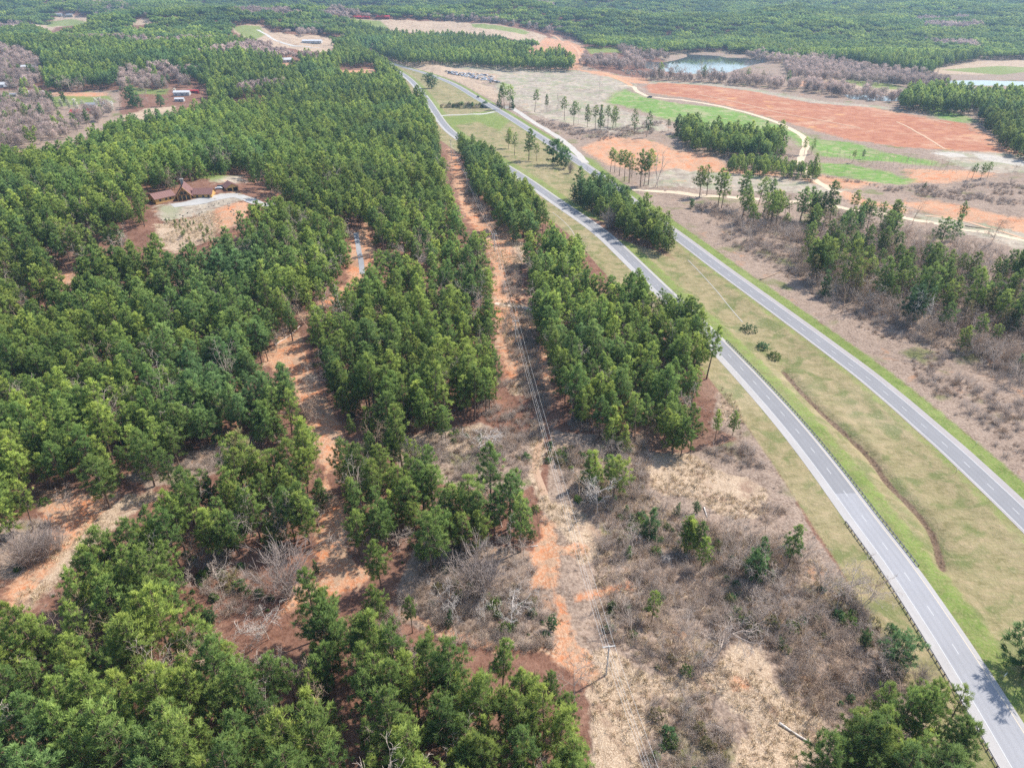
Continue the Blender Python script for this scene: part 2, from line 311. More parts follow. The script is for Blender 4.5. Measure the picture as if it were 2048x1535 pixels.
COVER = {
 'brush': [
  [(1100, 860), (1180, 870), (1300, 870), (1420, 870), (1500, 880), (1560, 960), (1620, 1060), (1700, 1150), (1800, 1300), (1900, 1460), (1960, 1600), (1180, 1600), (1180, 1330), (1100, 1280), (1090, 1100), (1095, 960)],
  [(780, 890), (870, 860), (960, 845), (1060, 870), (1080, 960), (1040, 985), (880, 965), (800, 940)],
  [(840, 1080), (960, 1080), (1080, 1110), (1120, 1200), (1110, 1290), (1000, 1300), (880, 1270), (790, 1240), (800, 1160)],
  [(1060, 225), (1200, 240), (1330, 225), (1420, 300), (1560, 350), (1700, 350), (1800, 370), (2100, 360), (2200, 1150), (2048, 985), (1900, 858), (1780, 760), (1700, 680), (1560, 590), (1440, 500), (1380, 440), (1250, 330), (1130, 280)],
  [(230, 950), (330, 950), (380, 905), (460, 880), (520, 900), (400, 960), (300, 975)], [(0, 1040), (110, 1040), (120, 1100), (60, 1150), (0, 1160)],
  [(1440, 740), (1490, 800), (1560, 900), (1640, 1090), (1560, 1090), (1480, 900), (1420, 880)],
  [(0, 180), (120, 185), (240, 178), (240, 240), (150, 290), (0, 310)], [(1060, 90), (1110, 70), (1160, 85), (1170, 110), (1060, 112)],
  [(1560, 135), (1940, 165), (1960, 205), (1800, 215), (1560, 195)], [(1290, 150), (1480, 155), (1620, 190), (1500, 180), (1400, 165), (1290, 158)]],
 'straw': [
  [(1288, 935), (1310, 905), (1370, 905), (1440, 945), (1500, 955), (1540, 985), (1530, 1030), (1460, 1040), (1400, 1005), (1310, 985)],
  [(1170, 1310), (1210, 1295), (1300, 1350), (1400, 1350), (1440, 1320), (1480, 1275), (1530, 1310), (1560, 1390), (1640, 1430), (1650, 1480), (1560, 1560), (1440, 1580), (1500, 1450), (1430, 1390), (1300, 1390), (1300, 1450), (1270, 1580), (1190, 1580), (1180, 1420)],
  [(1062, 840), (1086, 845), (1092, 900), (1076, 950), (1095, 1000), (1140, 1010), (1200, 1060), (1230, 1110), (1160, 1130), (1120, 1060), (1075, 1010), (1060, 950)],
  [(980, 455), (1030, 470), (1055, 500), (1040, 540), (1000, 540), (980, 510)], [(1000, 600), (1060, 610), (1080, 680), (1050, 790), (1020, 790), (1020, 700), (990, 650)],
  [(300, 985), (330, 990), (270, 1020), (160, 1120), (60, 1215), (15, 1230), (30, 1190), (100, 1110), (190, 1030), (250, 990)],
  [(800, 870), (880, 860), (960, 850), (1000, 900), (880, 905), (790, 920)], [(900, 1250), (1010, 1270), (1120, 1290), (1110, 1310), (980, 1295), (890, 1270)],
  [(1440, 770), (1475, 800), (1490, 850), (1440, 840)], [(312, 450), (330, 445), (420, 420), (445, 440), (430, 480), (340, 505), (315, 490)],
  [(600, 800), (660, 830), (680, 860), (640, 850)],
  [(690, 38), (760, 40), (900, 42), (1000, 50), (1095, 72), (1090, 86), (1000, 76), (900, 70), (780, 62), (700, 50)],
  [(455, 56), (520, 50), (545, 66), (640, 72), (672, 80), (660, 106), (600, 102), (530, 94), (490, 80)],
  [(60, 52), (110, 30), (180, 36), (185, 46), (140, 52), (100, 66)], [(255, 44), (300, 38), (302, 48), (270, 52)],
  [(850, 128), (1000, 136), (1010, 150), (960, 168), (905, 150), (860, 140)], [(1860, 130), (1960, 122), (2100, 120), (2100, 142), (1960, 150), (1870, 148)],
  [(780, 112), (860, 124), (900, 132), (910, 152), (880, 153), (840, 143), (790, 128)], [(880, 150), (920, 165), (960, 188), (1000, 205), (1000, 180), (950, 165), (905, 150)], [(240, 232), (300, 216), (350, 212), (350, 224), (300, 238), (240, 242)], [(1640, 152), (1700, 160), (1800, 175), (1830, 190), (1720, 182), (1650, 170)]],
 'soil': [
  [(585, 640), (606, 690), (628, 740), (645, 790), (675, 840), (692, 875), (682, 925), (650, 950), (632, 900), (620, 860), (604, 830), (588, 780), (548, 742), (520, 715), (545, 690), (560, 660)],
  [(735, 445), (752, 520), (722, 566), (668, 604), (598, 650), (592, 640), (640, 605), (690, 570), (696, 540), (705, 470)],
  [(650, 945), (690, 1030), (692, 1110), (750, 1150), (710, 1176), (600, 1205), (555, 1235), (570, 1185), (630, 1140), (630, 1090), (640, 1020)],
  [(990, 612), (1040, 618), (1060, 660), (1050, 720), (1030, 780), (1010, 745), (996, 690)], [(1055, 640), (1090, 690), (1110, 800), (1085, 800), (1062, 720)],
  [(1085, 1030), (1108, 1045), (1122, 1110), (1112, 1180), (1062, 1180), (1058, 1110), (1078, 1085)], [(1130, 1080), (1172, 1090), (1180, 1104), (1128, 1108)],
  [(1108, 1180), (1128, 1190), (1138, 1240), (1158, 1298), (1108, 1300), (1116, 1230)], [(1146, 1192), (1210, 1176), (1262, 1162), (1266, 1178), (1190, 1194), (1150, 1206)],
  [(1162, 1340), (1195, 1338), (1200, 1352), (1166, 1358)], [(1100, 1275), (1180, 1300), (1192, 1350), (1170, 1370), (1130, 1340), (1090, 1310)], [(1460, 1350), (1496, 1352), (1504, 1384), (1466, 1382)], [(820, 1232), (900, 1250), (1010, 1290), (1110, 1290), (1110, 1306), (1000, 1306), (880, 1268)],
  [(893, 296), (908, 300), (938, 375), (966, 412), (996, 440), (1100, 440), (1030, 475), (1028, 540), (1050, 575), (1040, 610), (985, 606), (986, 550), (972, 500), (958, 470), (928, 430), (912, 380)],
  [(432, 414), (505, 402), (492, 436), (440, 462), (425, 440)], [(105, 550), (150, 535), (160, 560), (115, 575)],
  [(70, 975), (180, 985), (240, 990), (130, 1100), (20, 1225), (10, 1180), (90, 1080)], [(20, 1270), (60, 1265), (60, 1310), (20, 1310)],
  [(1160, 296), (1208, 274), (1290, 278), (1345, 300), (1420, 308), (1460, 335), (1420, 350), (1350, 338), (1290, 345), (1215, 330)],
  [(1030, 198), (1056, 204), (1090, 216), (1085, 222), (1040, 212)], [(1808, 338), (1910, 340), (1990, 344), (1990, 352), (1900, 366), (1820, 366)],
  [(1800, 405), (1870, 400), (1960, 420), (2100, 445), (2100, 500), (2000, 470), (1900, 440), (1850, 425)], [(1160, 140), (1200, 142), (1250, 154), (1300, 158), (1300, 168), (1240, 166)],
  [(450, 216), (560, 203), (560, 207), (460, 224)], [(680, 142), (745, 138), (748, 146), (690, 148)], [(355, 222), (400, 218), (400, 230), (360, 232)], [(470, 100), (560, 118), (590, 130), (570, 132)],
  [(1040, 100), (1090, 75), (1140, 82), (1170, 100), (1160, 140), (1060, 112)], [(90, 185), (210, 185), (220, 192), (140, 198)], [(1430, 330), (1560, 345), (1560, 352), (1430, 345)],
  [(1640, 350), (1760, 365), (1700, 380), (1600, 360)], [(1940, 248), (2048, 306), (2100, 330), (2000, 330), (1960, 310)], [(1600, 160), (1700, 168), (1680, 180), (1590, 172)],
  [(520, 380), (545, 395), (560, 410), (640, 440), (620, 450), (540, 412)], [(1640, 360), (1720, 395), (1820, 420), (1810, 428), (1700, 405), (1630, 368)]],
 'redfield': [[(1288, 172), (1320, 165), (1420, 172), (1500, 182), (1620, 206), (1750, 216), (1860, 237), (1935, 247), (1985, 290), (2005, 304), (1900, 300), (1800, 294), (1700, 280), (1620, 258), (1500, 224), (1400, 200), (1300, 186)]],
 'bright': [
  [(1225, 188), (1250, 178), (1290, 195), (1350, 206), (1450, 216), (1520, 236), (1600, 265), (1640, 284), (1600, 292), (1580, 272), (1500, 260), (1400, 252), (1330, 238), (1260, 216), (1212, 204)],
  [(1640, 326), (1700, 328), (1780, 345), (1832, 360), (1800, 370), (1700, 356), (1640, 346)], [(1838, 214), (1890, 217), (1955, 242), (1930, 246), (1880, 238)],
  [(1600, 276), (1700, 284), (1750, 300), (1880, 325), (1870, 332), (1740, 322), (1640, 312)], [(1000, 164), (1016, 168), (1026, 178), (1010, 178)]],
 'pale': [
  [(850, 126), (1000, 132), (1160, 142), (1240, 160), (1275, 172), (1225, 186), (1210, 205), (1260, 225), (1330, 245), (1340, 262), (1200, 262), (1080, 232), (1020, 205), (990, 180), (1000, 150), (930, 140)],
  [(310, 430), (330, 442), (400, 428), (460, 408), (500, 396), (470, 385), (400, 398), (318, 410)], [(1350, 336), (1420, 345), (1560, 355), (1700, 380), (1640, 390), (1500, 385), (1400, 378), (1290, 372), (1290, 358)],
  [(1860, 300), (2000, 305), (2100, 315), (2100, 345), (1960, 345), (1900, 325)], [(1820, 425), (1960, 445), (2100, 480), (2100, 520), (1960, 475), (1850, 440)],
  [(420, 355), (480, 350), (490, 365), (430, 366)], [(1300, 160), (1420, 166), (1520, 180), (1640, 202), (1780, 214), (1780, 219), (1640, 209), (1500, 187), (1400, 174), (1300, 168)]],
 'gravel': [[(1858, 306), (1900, 304), (1925, 307), (1935, 315), (1900, 314)], [(1945, 305), (2050, 322), (2150, 340), (2150, 348), (2040, 332), (1960, 318)]],
 'lush': [[(1130, 300), (1190, 320), (1215, 345), (1180, 338), (1140, 316)], [(885, 235), (980, 222), (1020, 240), (1000, 262), (960, 244), (900, 252)],
  [(690, 38), (760, 42), (780, 58), (720, 52)], [(940, 48), (1060, 64), (1050, 70), (950, 56)], [(460, 55), (520, 52), (530, 70), (500, 84)], [(1170, 95), (1240, 96), (1250, 106), (1180, 108)],
  [(1880, 140), (2000, 132), (2100, 138), (2000, 150)], [(90, 195), (220, 192), (230, 205), (110, 215)], [(390, 355), (440, 350), (470, 352), (430, 362)], [(70, 45), (150, 38), (170, 44), (100, 56)],
  [(1660, 155), (1740, 160), (1820, 180), (1740, 178)],
  [(250, 175), (340, 178), (330, 190), (260, 190)]],
 'litter': [[(1250, 840), (1440, 860), (1480, 880), (1400, 900), (1300, 905), (1240, 890)], [(1160, 430), (1300, 470), (1350, 520), (1310, 500), (1200, 470), (1130, 420)]],
}
for k, L in COVER.items():
    for px in L:
        P = G2(px); d = float(np.hypot(*P.mean(0)))
        put(k, P, soft=min(20, max(2.4, d * .016)) if k in ('redfield', 'bright', 'pale') else min(11, max(2.4, d * .014)))
# verges from the road lines
mR = (gY < 2300) & (gX > -650) & (gX < 420) & (gY > 20)
xm, ym = gX[mR], gY[mR]
dl, sl_ = seg_dist(xm, ym, ROAD_L[::4]); dr, sr_ = seg_dist(xm, ym, ROAD_R[::4])
v = np.clip(.5 + (np.where(ym > 300, 23, 17.5) - dl) / 5, 0, 1)
v = np.maximum(v, np.clip(.5 + (12 - dr) / 5, 0, 1))
v = np.maximum(v, ((sl_ < 0) & (sr_ > 0) & (dl < 90) & (dr < 90)) * 1.0)
MASKS['verge'][mR] = v
lu = np.clip(.5 + (13.5 - dr) / 4, 0, 1) * (sr_ < 0) * (dr > 4) * .8 + np.clip(.5 + (13 - dl) / 4, 0, 1) * (sl_ < 0) * .62 + np.clip(.5 + (9 - dr) / 4, 0, 1) * (sr_ > 0) * .5
MASKS['lush'][mR] = np.maximum(MASKS['lush'][mR], lu)
br_ = (sr_ < 0) * np.clip(.5 + (dr - 10) / 6, 0, 1) * (dr < 330)
MASKS['brush'][mR] = np.maximum(MASKS['brush'][mR], br_)
dd, _ = seg_dist(xm, ym, DITCH); MASKS['mud'][mR] = np.clip(.5 + (1.15 - dd) / 2.2, 0, 1)
rgt = (gX > 330) & (gY < 1900) & (gX < 1500); MASKS['brush'][rgt] = np.maximum(MASKS['brush'][rgt], .9)
MASKS['brush'] *= 1 - MASKS['verge'] * .9
for k in ('soil', 'straw', 'pale'): MASKS[k] *= 1 - np.clip(MASKS['verge'] * 1.4 - .2, 0, 1) * (gY < 1050)
for k, (P, zl) in LAKES.items():
    put('mud', P, 5.0)
nx, ny = len(gx), len(gy)
gi = (np.arange(ny - 1)[:, None] * nx + np.arange(nx - 1)[None, :]).ravel()
gF = np.stack([gi, gi + 1, gi + nx + 1, gi + nx], 1)

def ground_mat():
    t = NT('ground_cover'); A, B, C = t.attr('cov_a'), t.attr('cov_b'), t.attr('cov_c')
    sa, sb, sc_ = [t.n('ShaderNodeSeparateColor') for _ in range(3)]
    for s, a in ((sa, A), (sb, B), (sc_, C)): t.put(a.outputs['Color'], s.inputs[0])
    n_big, n_mid, n_fine, n_x = t.noise(.035, 4), t.noise(.22, 5, .62), t.noise(1.1, 5, .68), t.noise(.09, 5, .6, dist=.6)
    n_vf = t.noise(3.4, 4, .7)
    def f(mask, amp=1.0, w=.10, nz=None):
        nz = nz if nz is not None else n_mid
        v = t.math('ADD', mask, t.math('MULTIPLY', t.math('SUBTRACT', nz, .5), amp)); return t.ramp(v, .5 - w, .5 + w)
    def tone(a, b, nz): return t.mix(t.ramp(nz, .32, .68), a, b)
    mix3 = t.math('ADD', t.math('MULTIPLY', n_mid, .5), t.math('MULTIPLY', n_fine, .5))
    c = tone((.135, .062, .040), (.27, .15, .105), mix3)                                       # pine litter over clay
    c = t.mix(t.ramp(n_x, .60, .72), c, (.40, .19, .11))
    brush = t.mix(t.ramp(n_fine, .35, .7), tone((.145, .098, .072), (.29, .21, .16), n_mid), (.39, .295, .225))
    brush = t.mix(t.ramp(n_x, .60, .70), brush, (.36, .21, .13)); brush = t.mix(t.ramp(n_big, .56, .7), brush, (.17, .17, .07))
    c = t.mix(f(A.outputs['Alpha'], .8, .15), c, brush)
    straw = t.mix(t.ramp(n_vf, .42, .68), tone((.25, .165, .105), (.46, .34, .235), mix3), (.60, .475, .345))
    straw = t.mix(t.ramp(n_x, .52, .66), straw, (.30, .20, .14))
    c = t.mix(f(sa.outputs[1], 1.3, .16), c, straw)
    soil = t.mix(t.ramp(n_fine, .3, .75), tone((.42, .18, .085), (.58, .295, .165), n_x), (.54, .34, .22))
    soil = t.mix(t.math('MULTIPLY', t.ramp(n_x, .50, .60), .7), soil, (.50, .165, .06)); soil = t.mix(t.math('MULTIPLY', t.ramp(n_fine, .50, .62), .55), soil, (.50, .37, .26)); soil = t.mix(t.math('MULTIPLY', t.ramp(n_mid, .50, .62), .85), soil, (.40, .27, .18)); soil = t.mix(t.math('MULTIPLY', t.ramp(n_big, .54, .68), .7), soil, (.33, .20, .13))
    c = t.mix(f(sa.outputs[0], 1.6, .18), c, soil)
    pale = t.mix(t.ramp(n_mid, .5, .68), tone((.27, .215, .165), (.42, .36, .28), n_x), (.46, .40, .31)); pale = t.mix(t.math('MULTIPLY', t.ramp(n_big, .48, .62), .8), pale, (.27, .275, .165)); pale = t.mix(t.ramp(n_x, .58, .70), pale, (.44, .29, .19))
    c = t.mix(f(sb.outputs[2], 1.1, .2), c, pale)
    fl = t.noise(.022, 6, .66, t.stretch(.8, 1.25, 1, .6), 1.0)
    red = t.mix(t.math('MULTIPLY', t.ramp(fl, .50, .68), .75), tone((.33, .125, .072), (.44, .20, .115), n_x), (.52, .33, .21)); red = t.mix(t.ramp(n_big, .58, .72), red, (.52, .27, .12))
    n_edge = t.math('ADD', t.math('MULTIPLY', n_x, .6), t.math('MULTIPLY', n_mid, .4)); c = t.mix(f(sb.outputs[0], 1.5, .16, n_edge), c, red)
    mow = t.noise(.5, 4, .6, t.stretch(.35, 2.2, 1, -.12))
    verge = t.mix(t.ramp(mow, .4, .66), tone((.19, .165, .075), (.37, .285, .165), n_mid), (.29, .245, .125))
    verge = t.mix(t.math('MULTIPLY', t.ramp(n_x, .48, .64), .8), verge, (.14, .165, .055)); verge = t.mix(t.math('MULTIPLY', t.ramp(n_vf, .5, .72), .5), verge, (.10, .11, .04)); verge = t.mix(t.math('MULTIPLY', t.ramp(n_fine, .52, .72), .5), verge, (.42, .34, .21))
    c = t.mix(f(sa.outputs[2], .5, .12, n_fine), c, verge)
    lush = t.mix(t.ramp(n_fine, .4, .7), tone((.10, .165, .028), (.17, .25, .05), n_mid), (.24, .25, .09))
    c = t.mix(t.math('MULTIPLY', f(sc_.outputs[0], .9, .2, n_mid), .85), c, lush)
    bright = t.mix(t.ramp(n_x, .50, .66), tone((.12, .23, .045), (.19, .29, .07), n_mid), (.32, .31, .15))
    bright = t.mix(t.math('MULTIPLY', t.ramp(n_big, .5, .66), .55), bright, (.33, .29, .17)); c = t.mix(f(sb.outputs[1], 1.7, .22, n_edge), c, bright)
    c = t.mix(f(B.outputs['Alpha'], .3, .1), c, tone((.40, .36, .31), (.52, .47, .40), n_mid))
    c = t.mix(f(sc_.outputs[1], .9, .2), c, tone((.10, .065, .042), (.22, .15, .10), n_fine))
    c = t.mix(f(sc_.outputs[2], .6, .15), c, tone((.17, .09, .06), (.29, .175, .125), mix3))
    n_far = t.noise(.013, 7, .7, dist=.8)
    c = t.mix(t.math('MULTIPLY', t.ramp(n_far, .5, .72), .35), c, t.mix(.5, c, (.40, .33, .25))); hsv = t.n('ShaderNodeHueSaturation'); t.put(c, hsv.inputs['Color']); t.put(t.math('ADD', .62, t.math('MULTIPLY', t.math('ADD', t.math('MULTIPLY', n_far, .55), t.math('MULTIPLY', n_vf, .45)), .78)), hsv.inputs['Value']); c = hsv.outputs[0]
    t.base(c, .95, .1); t.bump(t.math('ADD', n_fine, t.math('MULTIPLY', n_mid, 1.4)), .55, .8)
    return t.m
M_GROUND = ground_mat()
gme = mesh('ground', np.stack([gX.ravel(), gY.ravel(), gZ.ravel()], 1), gF, [M_GROUND], smooth=True)
for nm, ks in (('cov_a', ('soil', 'straw', 'verge', 'brush')), ('cov_b', ('redfield', 'bright', 'pale', 'gravel')), ('cov_c', ('lush', 'mud', 'litter', None))):
    at = gme.attributes.new(nm, 'FLOAT_COLOR', 'POINT')
    at.data.foreach_set('color', np.stack([MASKS[k].ravel() if k else np.ones(nx * ny, np.float32) for k in ks], 1).astype(np.float32).ravel())
tag(obj('ground', gme), 'clay and grass ground rolling away to the wooded hills', 'ground', kind='structure')

# ------------------------------------------------------------------ water
def water_mat():
    t = NT('pond_water'); n = t.noise(.35, 3); t.base((.10, .115, .12), .04, .5); t.b.inputs['IOR'].default_value = 1.33
    t.bump(n, .02, .1); return t.m
M_WATER = water_mat()
WLAB = {'lake': 'wide blue lake lying between the wood and the cleared red land', 'pond': 'long pale pond seen through the row of bare grey trees',
        'river_pond': 'small bright pond at the right edge beyond the pines', 'marsh_pool': 'narrow marsh pool behind the red ploughed field', 'brook': 'dark still water below the pale meadow at the right edge'}
for k, (P, zl) in LAKES.items():
    Q = resample(np.vstack([P, P[:1]]), 12)[:-1]; Q = Q if np.sum(Q[:, 0] * np.roll(Q[:, 1], -1) - Q[:, 1] * np.roll(Q[:, 0], -1)) > 0 else Q[::-1]; c = P.mean(0); Q = c + (Q - c) * 1.06
    o = obj(k, mesh(k, np.r_[np.c_[Q, np.full(len(Q), zl)]], [np.arange(len(Q))[None, :]], [M_WATER])); tag(o, WLAB[k], 'water', kind='structure')

# ------------------------------------------------------------------ roads
def norm2(P):
    T = np.gradient(P, axis=0); T /= np.linalg.norm(T, axis=1)[:, None]; return np.stack([-T[:, 1], T[:, 0]], 1)    # left normal
def ribbon(P, a, b, z=.05, lift=None):
    N = norm2(P); A, B = P + N * a, P + N * b
    za = (h(A[:, 0], A[:, 1]) if lift else 0) + z; zb = (h(B[:, 0], B[:, 1]) if lift else 0) + z
    V = np.empty((2 * len(P), 3)); V[0::2, :2] = A; V[1::2, :2] = B; V[0::2, 2] = za; V[1::2, 2] = zb
    i = np.arange(len(P) - 1) * 2
    return V, np.stack([i, i + 1, i + 3, i + 2], 1)
def asphalt(name, c, dark=.8):
    t = NT(name); n = t.noise(.12, 4); m = t.noise(2.2, 4, .7); st = t.noise(.25, 4, .6, t.stretch(3.2, .25, 1, -.1))
    k = t.mix(n, tuple(v * .86 for v in c), tuple(v * 1.1 for v in c)); k = t.mix(t.math('MULTIPLY', t.ramp(st, .45, .7), .35), k, tuple(v * dark for v in c))
    k = t.mix(t.math('MULTIPLY', t.ramp(m, .55, .8), .25), k, tuple(v * 1.2 for v in c))
    ac = t.attr('across').outputs['Fac']; w = t.math('ABSOLUTE', t.math('SUBTRACT', t.math('ABSOLUTE', t.math('SUBTRACT', t.math('ABSOLUTE', ac), 1.83)), .85))
    k = t.mix(t.math('MULTIPLY', t.math('SUBTRACT', 1.0, t.ramp(w, .1, .55)), .22), k, tuple(v * .72 for v in c))
    cr = t.noise(.6, 5, .75, dist=2.5); k = t.mix(t.math('MULTIPLY', t.math('SUBTRACT', 1.0, t.ramp(t.math('ABSOLUTE', t.math('SUBTRACT', cr, .5)), .004, .018)), .35), k, tuple(v * .5 for v in c))
    t.base(k, .88, .25); return t.m
M_ASPH = asphalt('worn_asphalt', (.255, .25, .255)); M_ASPH2 = asphalt('pale_asphalt', (.33, .325, .335)); M_SHLD = asphalt('shoulder_asphalt', (.36, .325, .31)); M_SHLD2 = asphalt('pale_shoulder', (.41, .385, .365))
M_WHITE = plain('white_road_paint', (.50, .495, .48), .15, .7); M_YELL = plain('faded_yellow_paint', (.55, .47, .36), .12, .7)
M_GRAVEL = plain('pale_gravel', (.55, .50, .43), .2, .95, .8); M_CONC = plain('concrete', (.50, .48, .44), .18, .9, .7); M_CLAYROAD = plain('sandy_clay_track', (.60, .47, .33), .22, .95, .5)
def carriageway(P, name, label, wl, wr, split=None):
    fine = resample(P, 3.0)
    L = np.r_[0, np.cumsum(np.linalg.norm(np.diff(fine, axis=0), axis=1))]
    V, F = ribbon(fine, 3.65, -3.65, .06)
    mi = np.zeros(len(F), int)
    if split is not None: mi[:int(np.searchsorted(fine[:, 1], split))] = 1
    rm = mesh(name, V, F, [M_ASPH, M_ASPH2], mi); at = rm.attributes.new('across', 'FLOAT', 'POINT'); at.data.foreach_set('value', np.tile([3.65, -3.65], len(fine)).astype(np.float32))
    o = tag(obj(name, rm), label, 'road', kind='structure')
    for a, b, nm in ((3.65, 3.65 + wl, 'road_shoulder'), (-3.65 - wr, -3.65, 'road_shoulder')):
        V, F = ribbon(fine, a, b, .056); obj(nm, mesh(nm, V, F, [M_SHLD2 if split is not None else M_SHLD]), o)
    for a, m in ((3.6, M_WHITE), (-3.6, M_YELL if split is not None else M_WHITE)):
        V, F = ribbon(fine, a + .11, a - .11, .068); obj('edge_line', mesh('edge_line', V, F, [m]), o)
    N = norm2(fine); k = 0
    dash = mesh('lane_dash', [(-.09, -1.6, 0), (.09, -1.6, 0), (.09, 1.6, 0), (-.09, 1.6, 0)], np.array([[0, 1, 2, 3]]), [M_WHITE])
    for s in np.arange(4, L[-1], 12.19):
        p = np.array([np.interp(s, L, fine[:, i]) for i in (0, 1)]); q = np.array([np.interp(s + 1, L, fine[:, i]) for i in (0, 1)])
        if p[1] > 900 or p[1] < 70 or abs(p[0]) > .85 * p[1] + 20: continue
        d = obj('lane_dash', dash, o, (p[0], p[1], .068)); d.rotation_euler = (0, 0, math.atan2(q[1] - p[1], q[0] - p[0]) - math.pi / 2)
    return o
carriageway(ROAD_L, 'carriageway', 'near two-lane carriageway with guardrails curving past the pine block', 2.9, 1.3, split=float(flat([(1690, 990)])[0, 1]))
carriageway(ROAD_R, 'carriageway', 'far two-lane carriageway with a wide grey right shoulder', 1.0, 2.8)
def track(name, px, w, mat, label, dz=.06, step=4, z=0.0, cat='track', k=0):
    P = resample(smooth_line(catmull(G2(px, z), 6), 3), step); N = norm2(P); r = np.random.default_rng(len(px) * 7 + int(px[0][0]))
    j = np.convolve(r.normal(0, 1, len(P) + 4), np.ones(5) / 5, 'valid') * .22 * w
    offs = np.array([-.5, -.25, 0, .25, .5]); V = []
    for i, p in enumerate(P):
        for o_ in offs:
            q = p + N[i] * (o_ * w + j[i] * (abs(o_) * 1.2)); V.append((q[0], q[1], 0))
    V = np.array(V); V[:, 2] = h(V[:, 0], V[:, 1]) + dz
    for c in range(5): V[c::5, 2] = np.maximum(V[c::5, 2], (np.r_[V[c:c + 1, 2], V[c:-5:5, 2]] if len(V) > 5 else V[c::5, 2]) * 0 + V[c::5, 2])
    i = np.arange(len(P) - 1)[:, None] * 5 + np.arange(4)[None, :]; i = i.ravel()
    return tag(obj(name, mesh(name, V, np.stack([i, i + 5, i + 6, i + 1], 1), [mat], smooth=True)), label, cat, kind='structure')
M_CROSS = asphalt('crossover_asphalt', (.5, .47, .42))
track('crossover_road', [(882, 232), (905, 230), (935, 229), (965, 228), (990, 224)], 6, M_CROSS, 'pale crossover lane joining both carriageways near the bridge', .062, cat='road')
track('farm_track', [(1265, 380), (1310, 382), (1360, 386), (1430, 393), (1500, 398), (1580, 403), (1660, 410), (1740, 425), (1830, 440), (1950, 462), (2100, 490)], 6.5, M_CLAYROAD, 'pale sandy farm track running through the cleared ground on the right')
track('farm_track', [(1240, 172), (1260, 172), (1276, 184), (1300, 194), (1400, 205), (1480, 222), (1540, 240), (1590, 262), (1612, 285), (1608, 305), (1600, 330), (1632, 362), (1680, 385)], 7, M_CLAYROAD, 'pale track skirting the bright green slope below the red field')
track('gravel_drive', [(712, 465), (716, 490), (722, 520), (724, 548)], 3.0, plain('grey_gravel', (.30, .30, .31), .2), 'grey gravel drive climbing between the pines left of the power line', .08)
track('gravel_drive', [(990, 606), (1015, 610), (1045, 614), (1075, 620), (1110, 628)], 4.0, plain('pale_clay', (.56, .44, .35), .15), 'pale clay road crossing the power line cut', .08)
track('gravel_drive', [(345, 412), (390, 404), (430, 396), (470, 390), (500, 398), (520, 408), (550, 412)], 8, plain('blue_gravel', (.40, .385, .36), .25, .95, .25), 'blue grey gravel yard curving in front of the log lodge', .09)
track('far_road', [(516, 60), (530, 68), (545, 78), (570, 88), (600, 93), (640, 96)], 9, M_CROSS, 'pale road bending through the far fields at the upper left', .2, 8, cat='road')
track('red_dirt_road', [(1040, 132), (1120, 138), (1200, 146), (1240, 160), (1262, 172)], 8, plain('orange_clay', (.55, .29, .15), .15), 'orange dirt road along the far edge of the cleared field', .12, 8)
track('red_dirt_road', [(1100, 70), (1118, 78), (1132, 88), (1150, 96), (1160, 110), (1162, 135)], 7, plain('rust_clay', (.52, .30, .18), .15), 'winding rust coloured dirt road on the far clearing', .2, 8)
# concrete drain between the carriageways
track('concrete_drain', [(1376, 520), (1400, 545), (1430, 578), (1460, 615), (1485, 644)], .45, plain('pale_concrete', (.40, .38, .33), .15), 'thin pale concrete drain crossing the grassy median', .07, 3, cat='drain')
track('concrete_drain', [(1105, 425), (1120, 436), (1140, 456), (1150, 472)], .5, plain('pale_concrete2', (.42, .38, .32), .15), 'thin pale concrete drain beside the near carriageway', .07, 3, cat='drain')

M_RUT = plain('pale_wheel_track', (.52, .34, .22), .25, .95, .4)
for px_, lb in (([(1786, 229), (1812, 231), (1840, 235), (1870, 241), (1902, 249)], 'thin pale wheel track across the top of the red field'), ([(1793, 244), (1812, 252), (1830, 262), (1850, 274), (1872, 287), (1892, 299)], 'thin pale wheel track running down the red field'),
                ([(1400, 190), (1480, 206), (1560, 226), (1640, 240), (1720, 256)], 'faint wheel track along the lower red field'), ([(1850, 432), (1920, 440), (2000, 462), (2080, 486)], 'pale wheel track over the orange bank at the right edge')):
    track('wheel_track', px_, 2.6, M_RUT, lb, .14, 6)
track('dirt_path', [(1075, 842), (1080, 870), (1076, 900), (1070, 930), (1078, 960), (1090, 990)], 2.4, plain('tan_path', (.42, .28, .19), .25, .95, .8), 'tan footpath winding down the power line cut', .05, 2)

track('dirt_path', [(1012, 212), (1060, 240), (1100, 265), (1130, 284), (1152, 304), (1172, 326)], 7, plain('ashy_dirt', (.46, .42, .37), .25, .95, .2), 'pale ashy dirt strip beside the far carriageway', .07, 5)
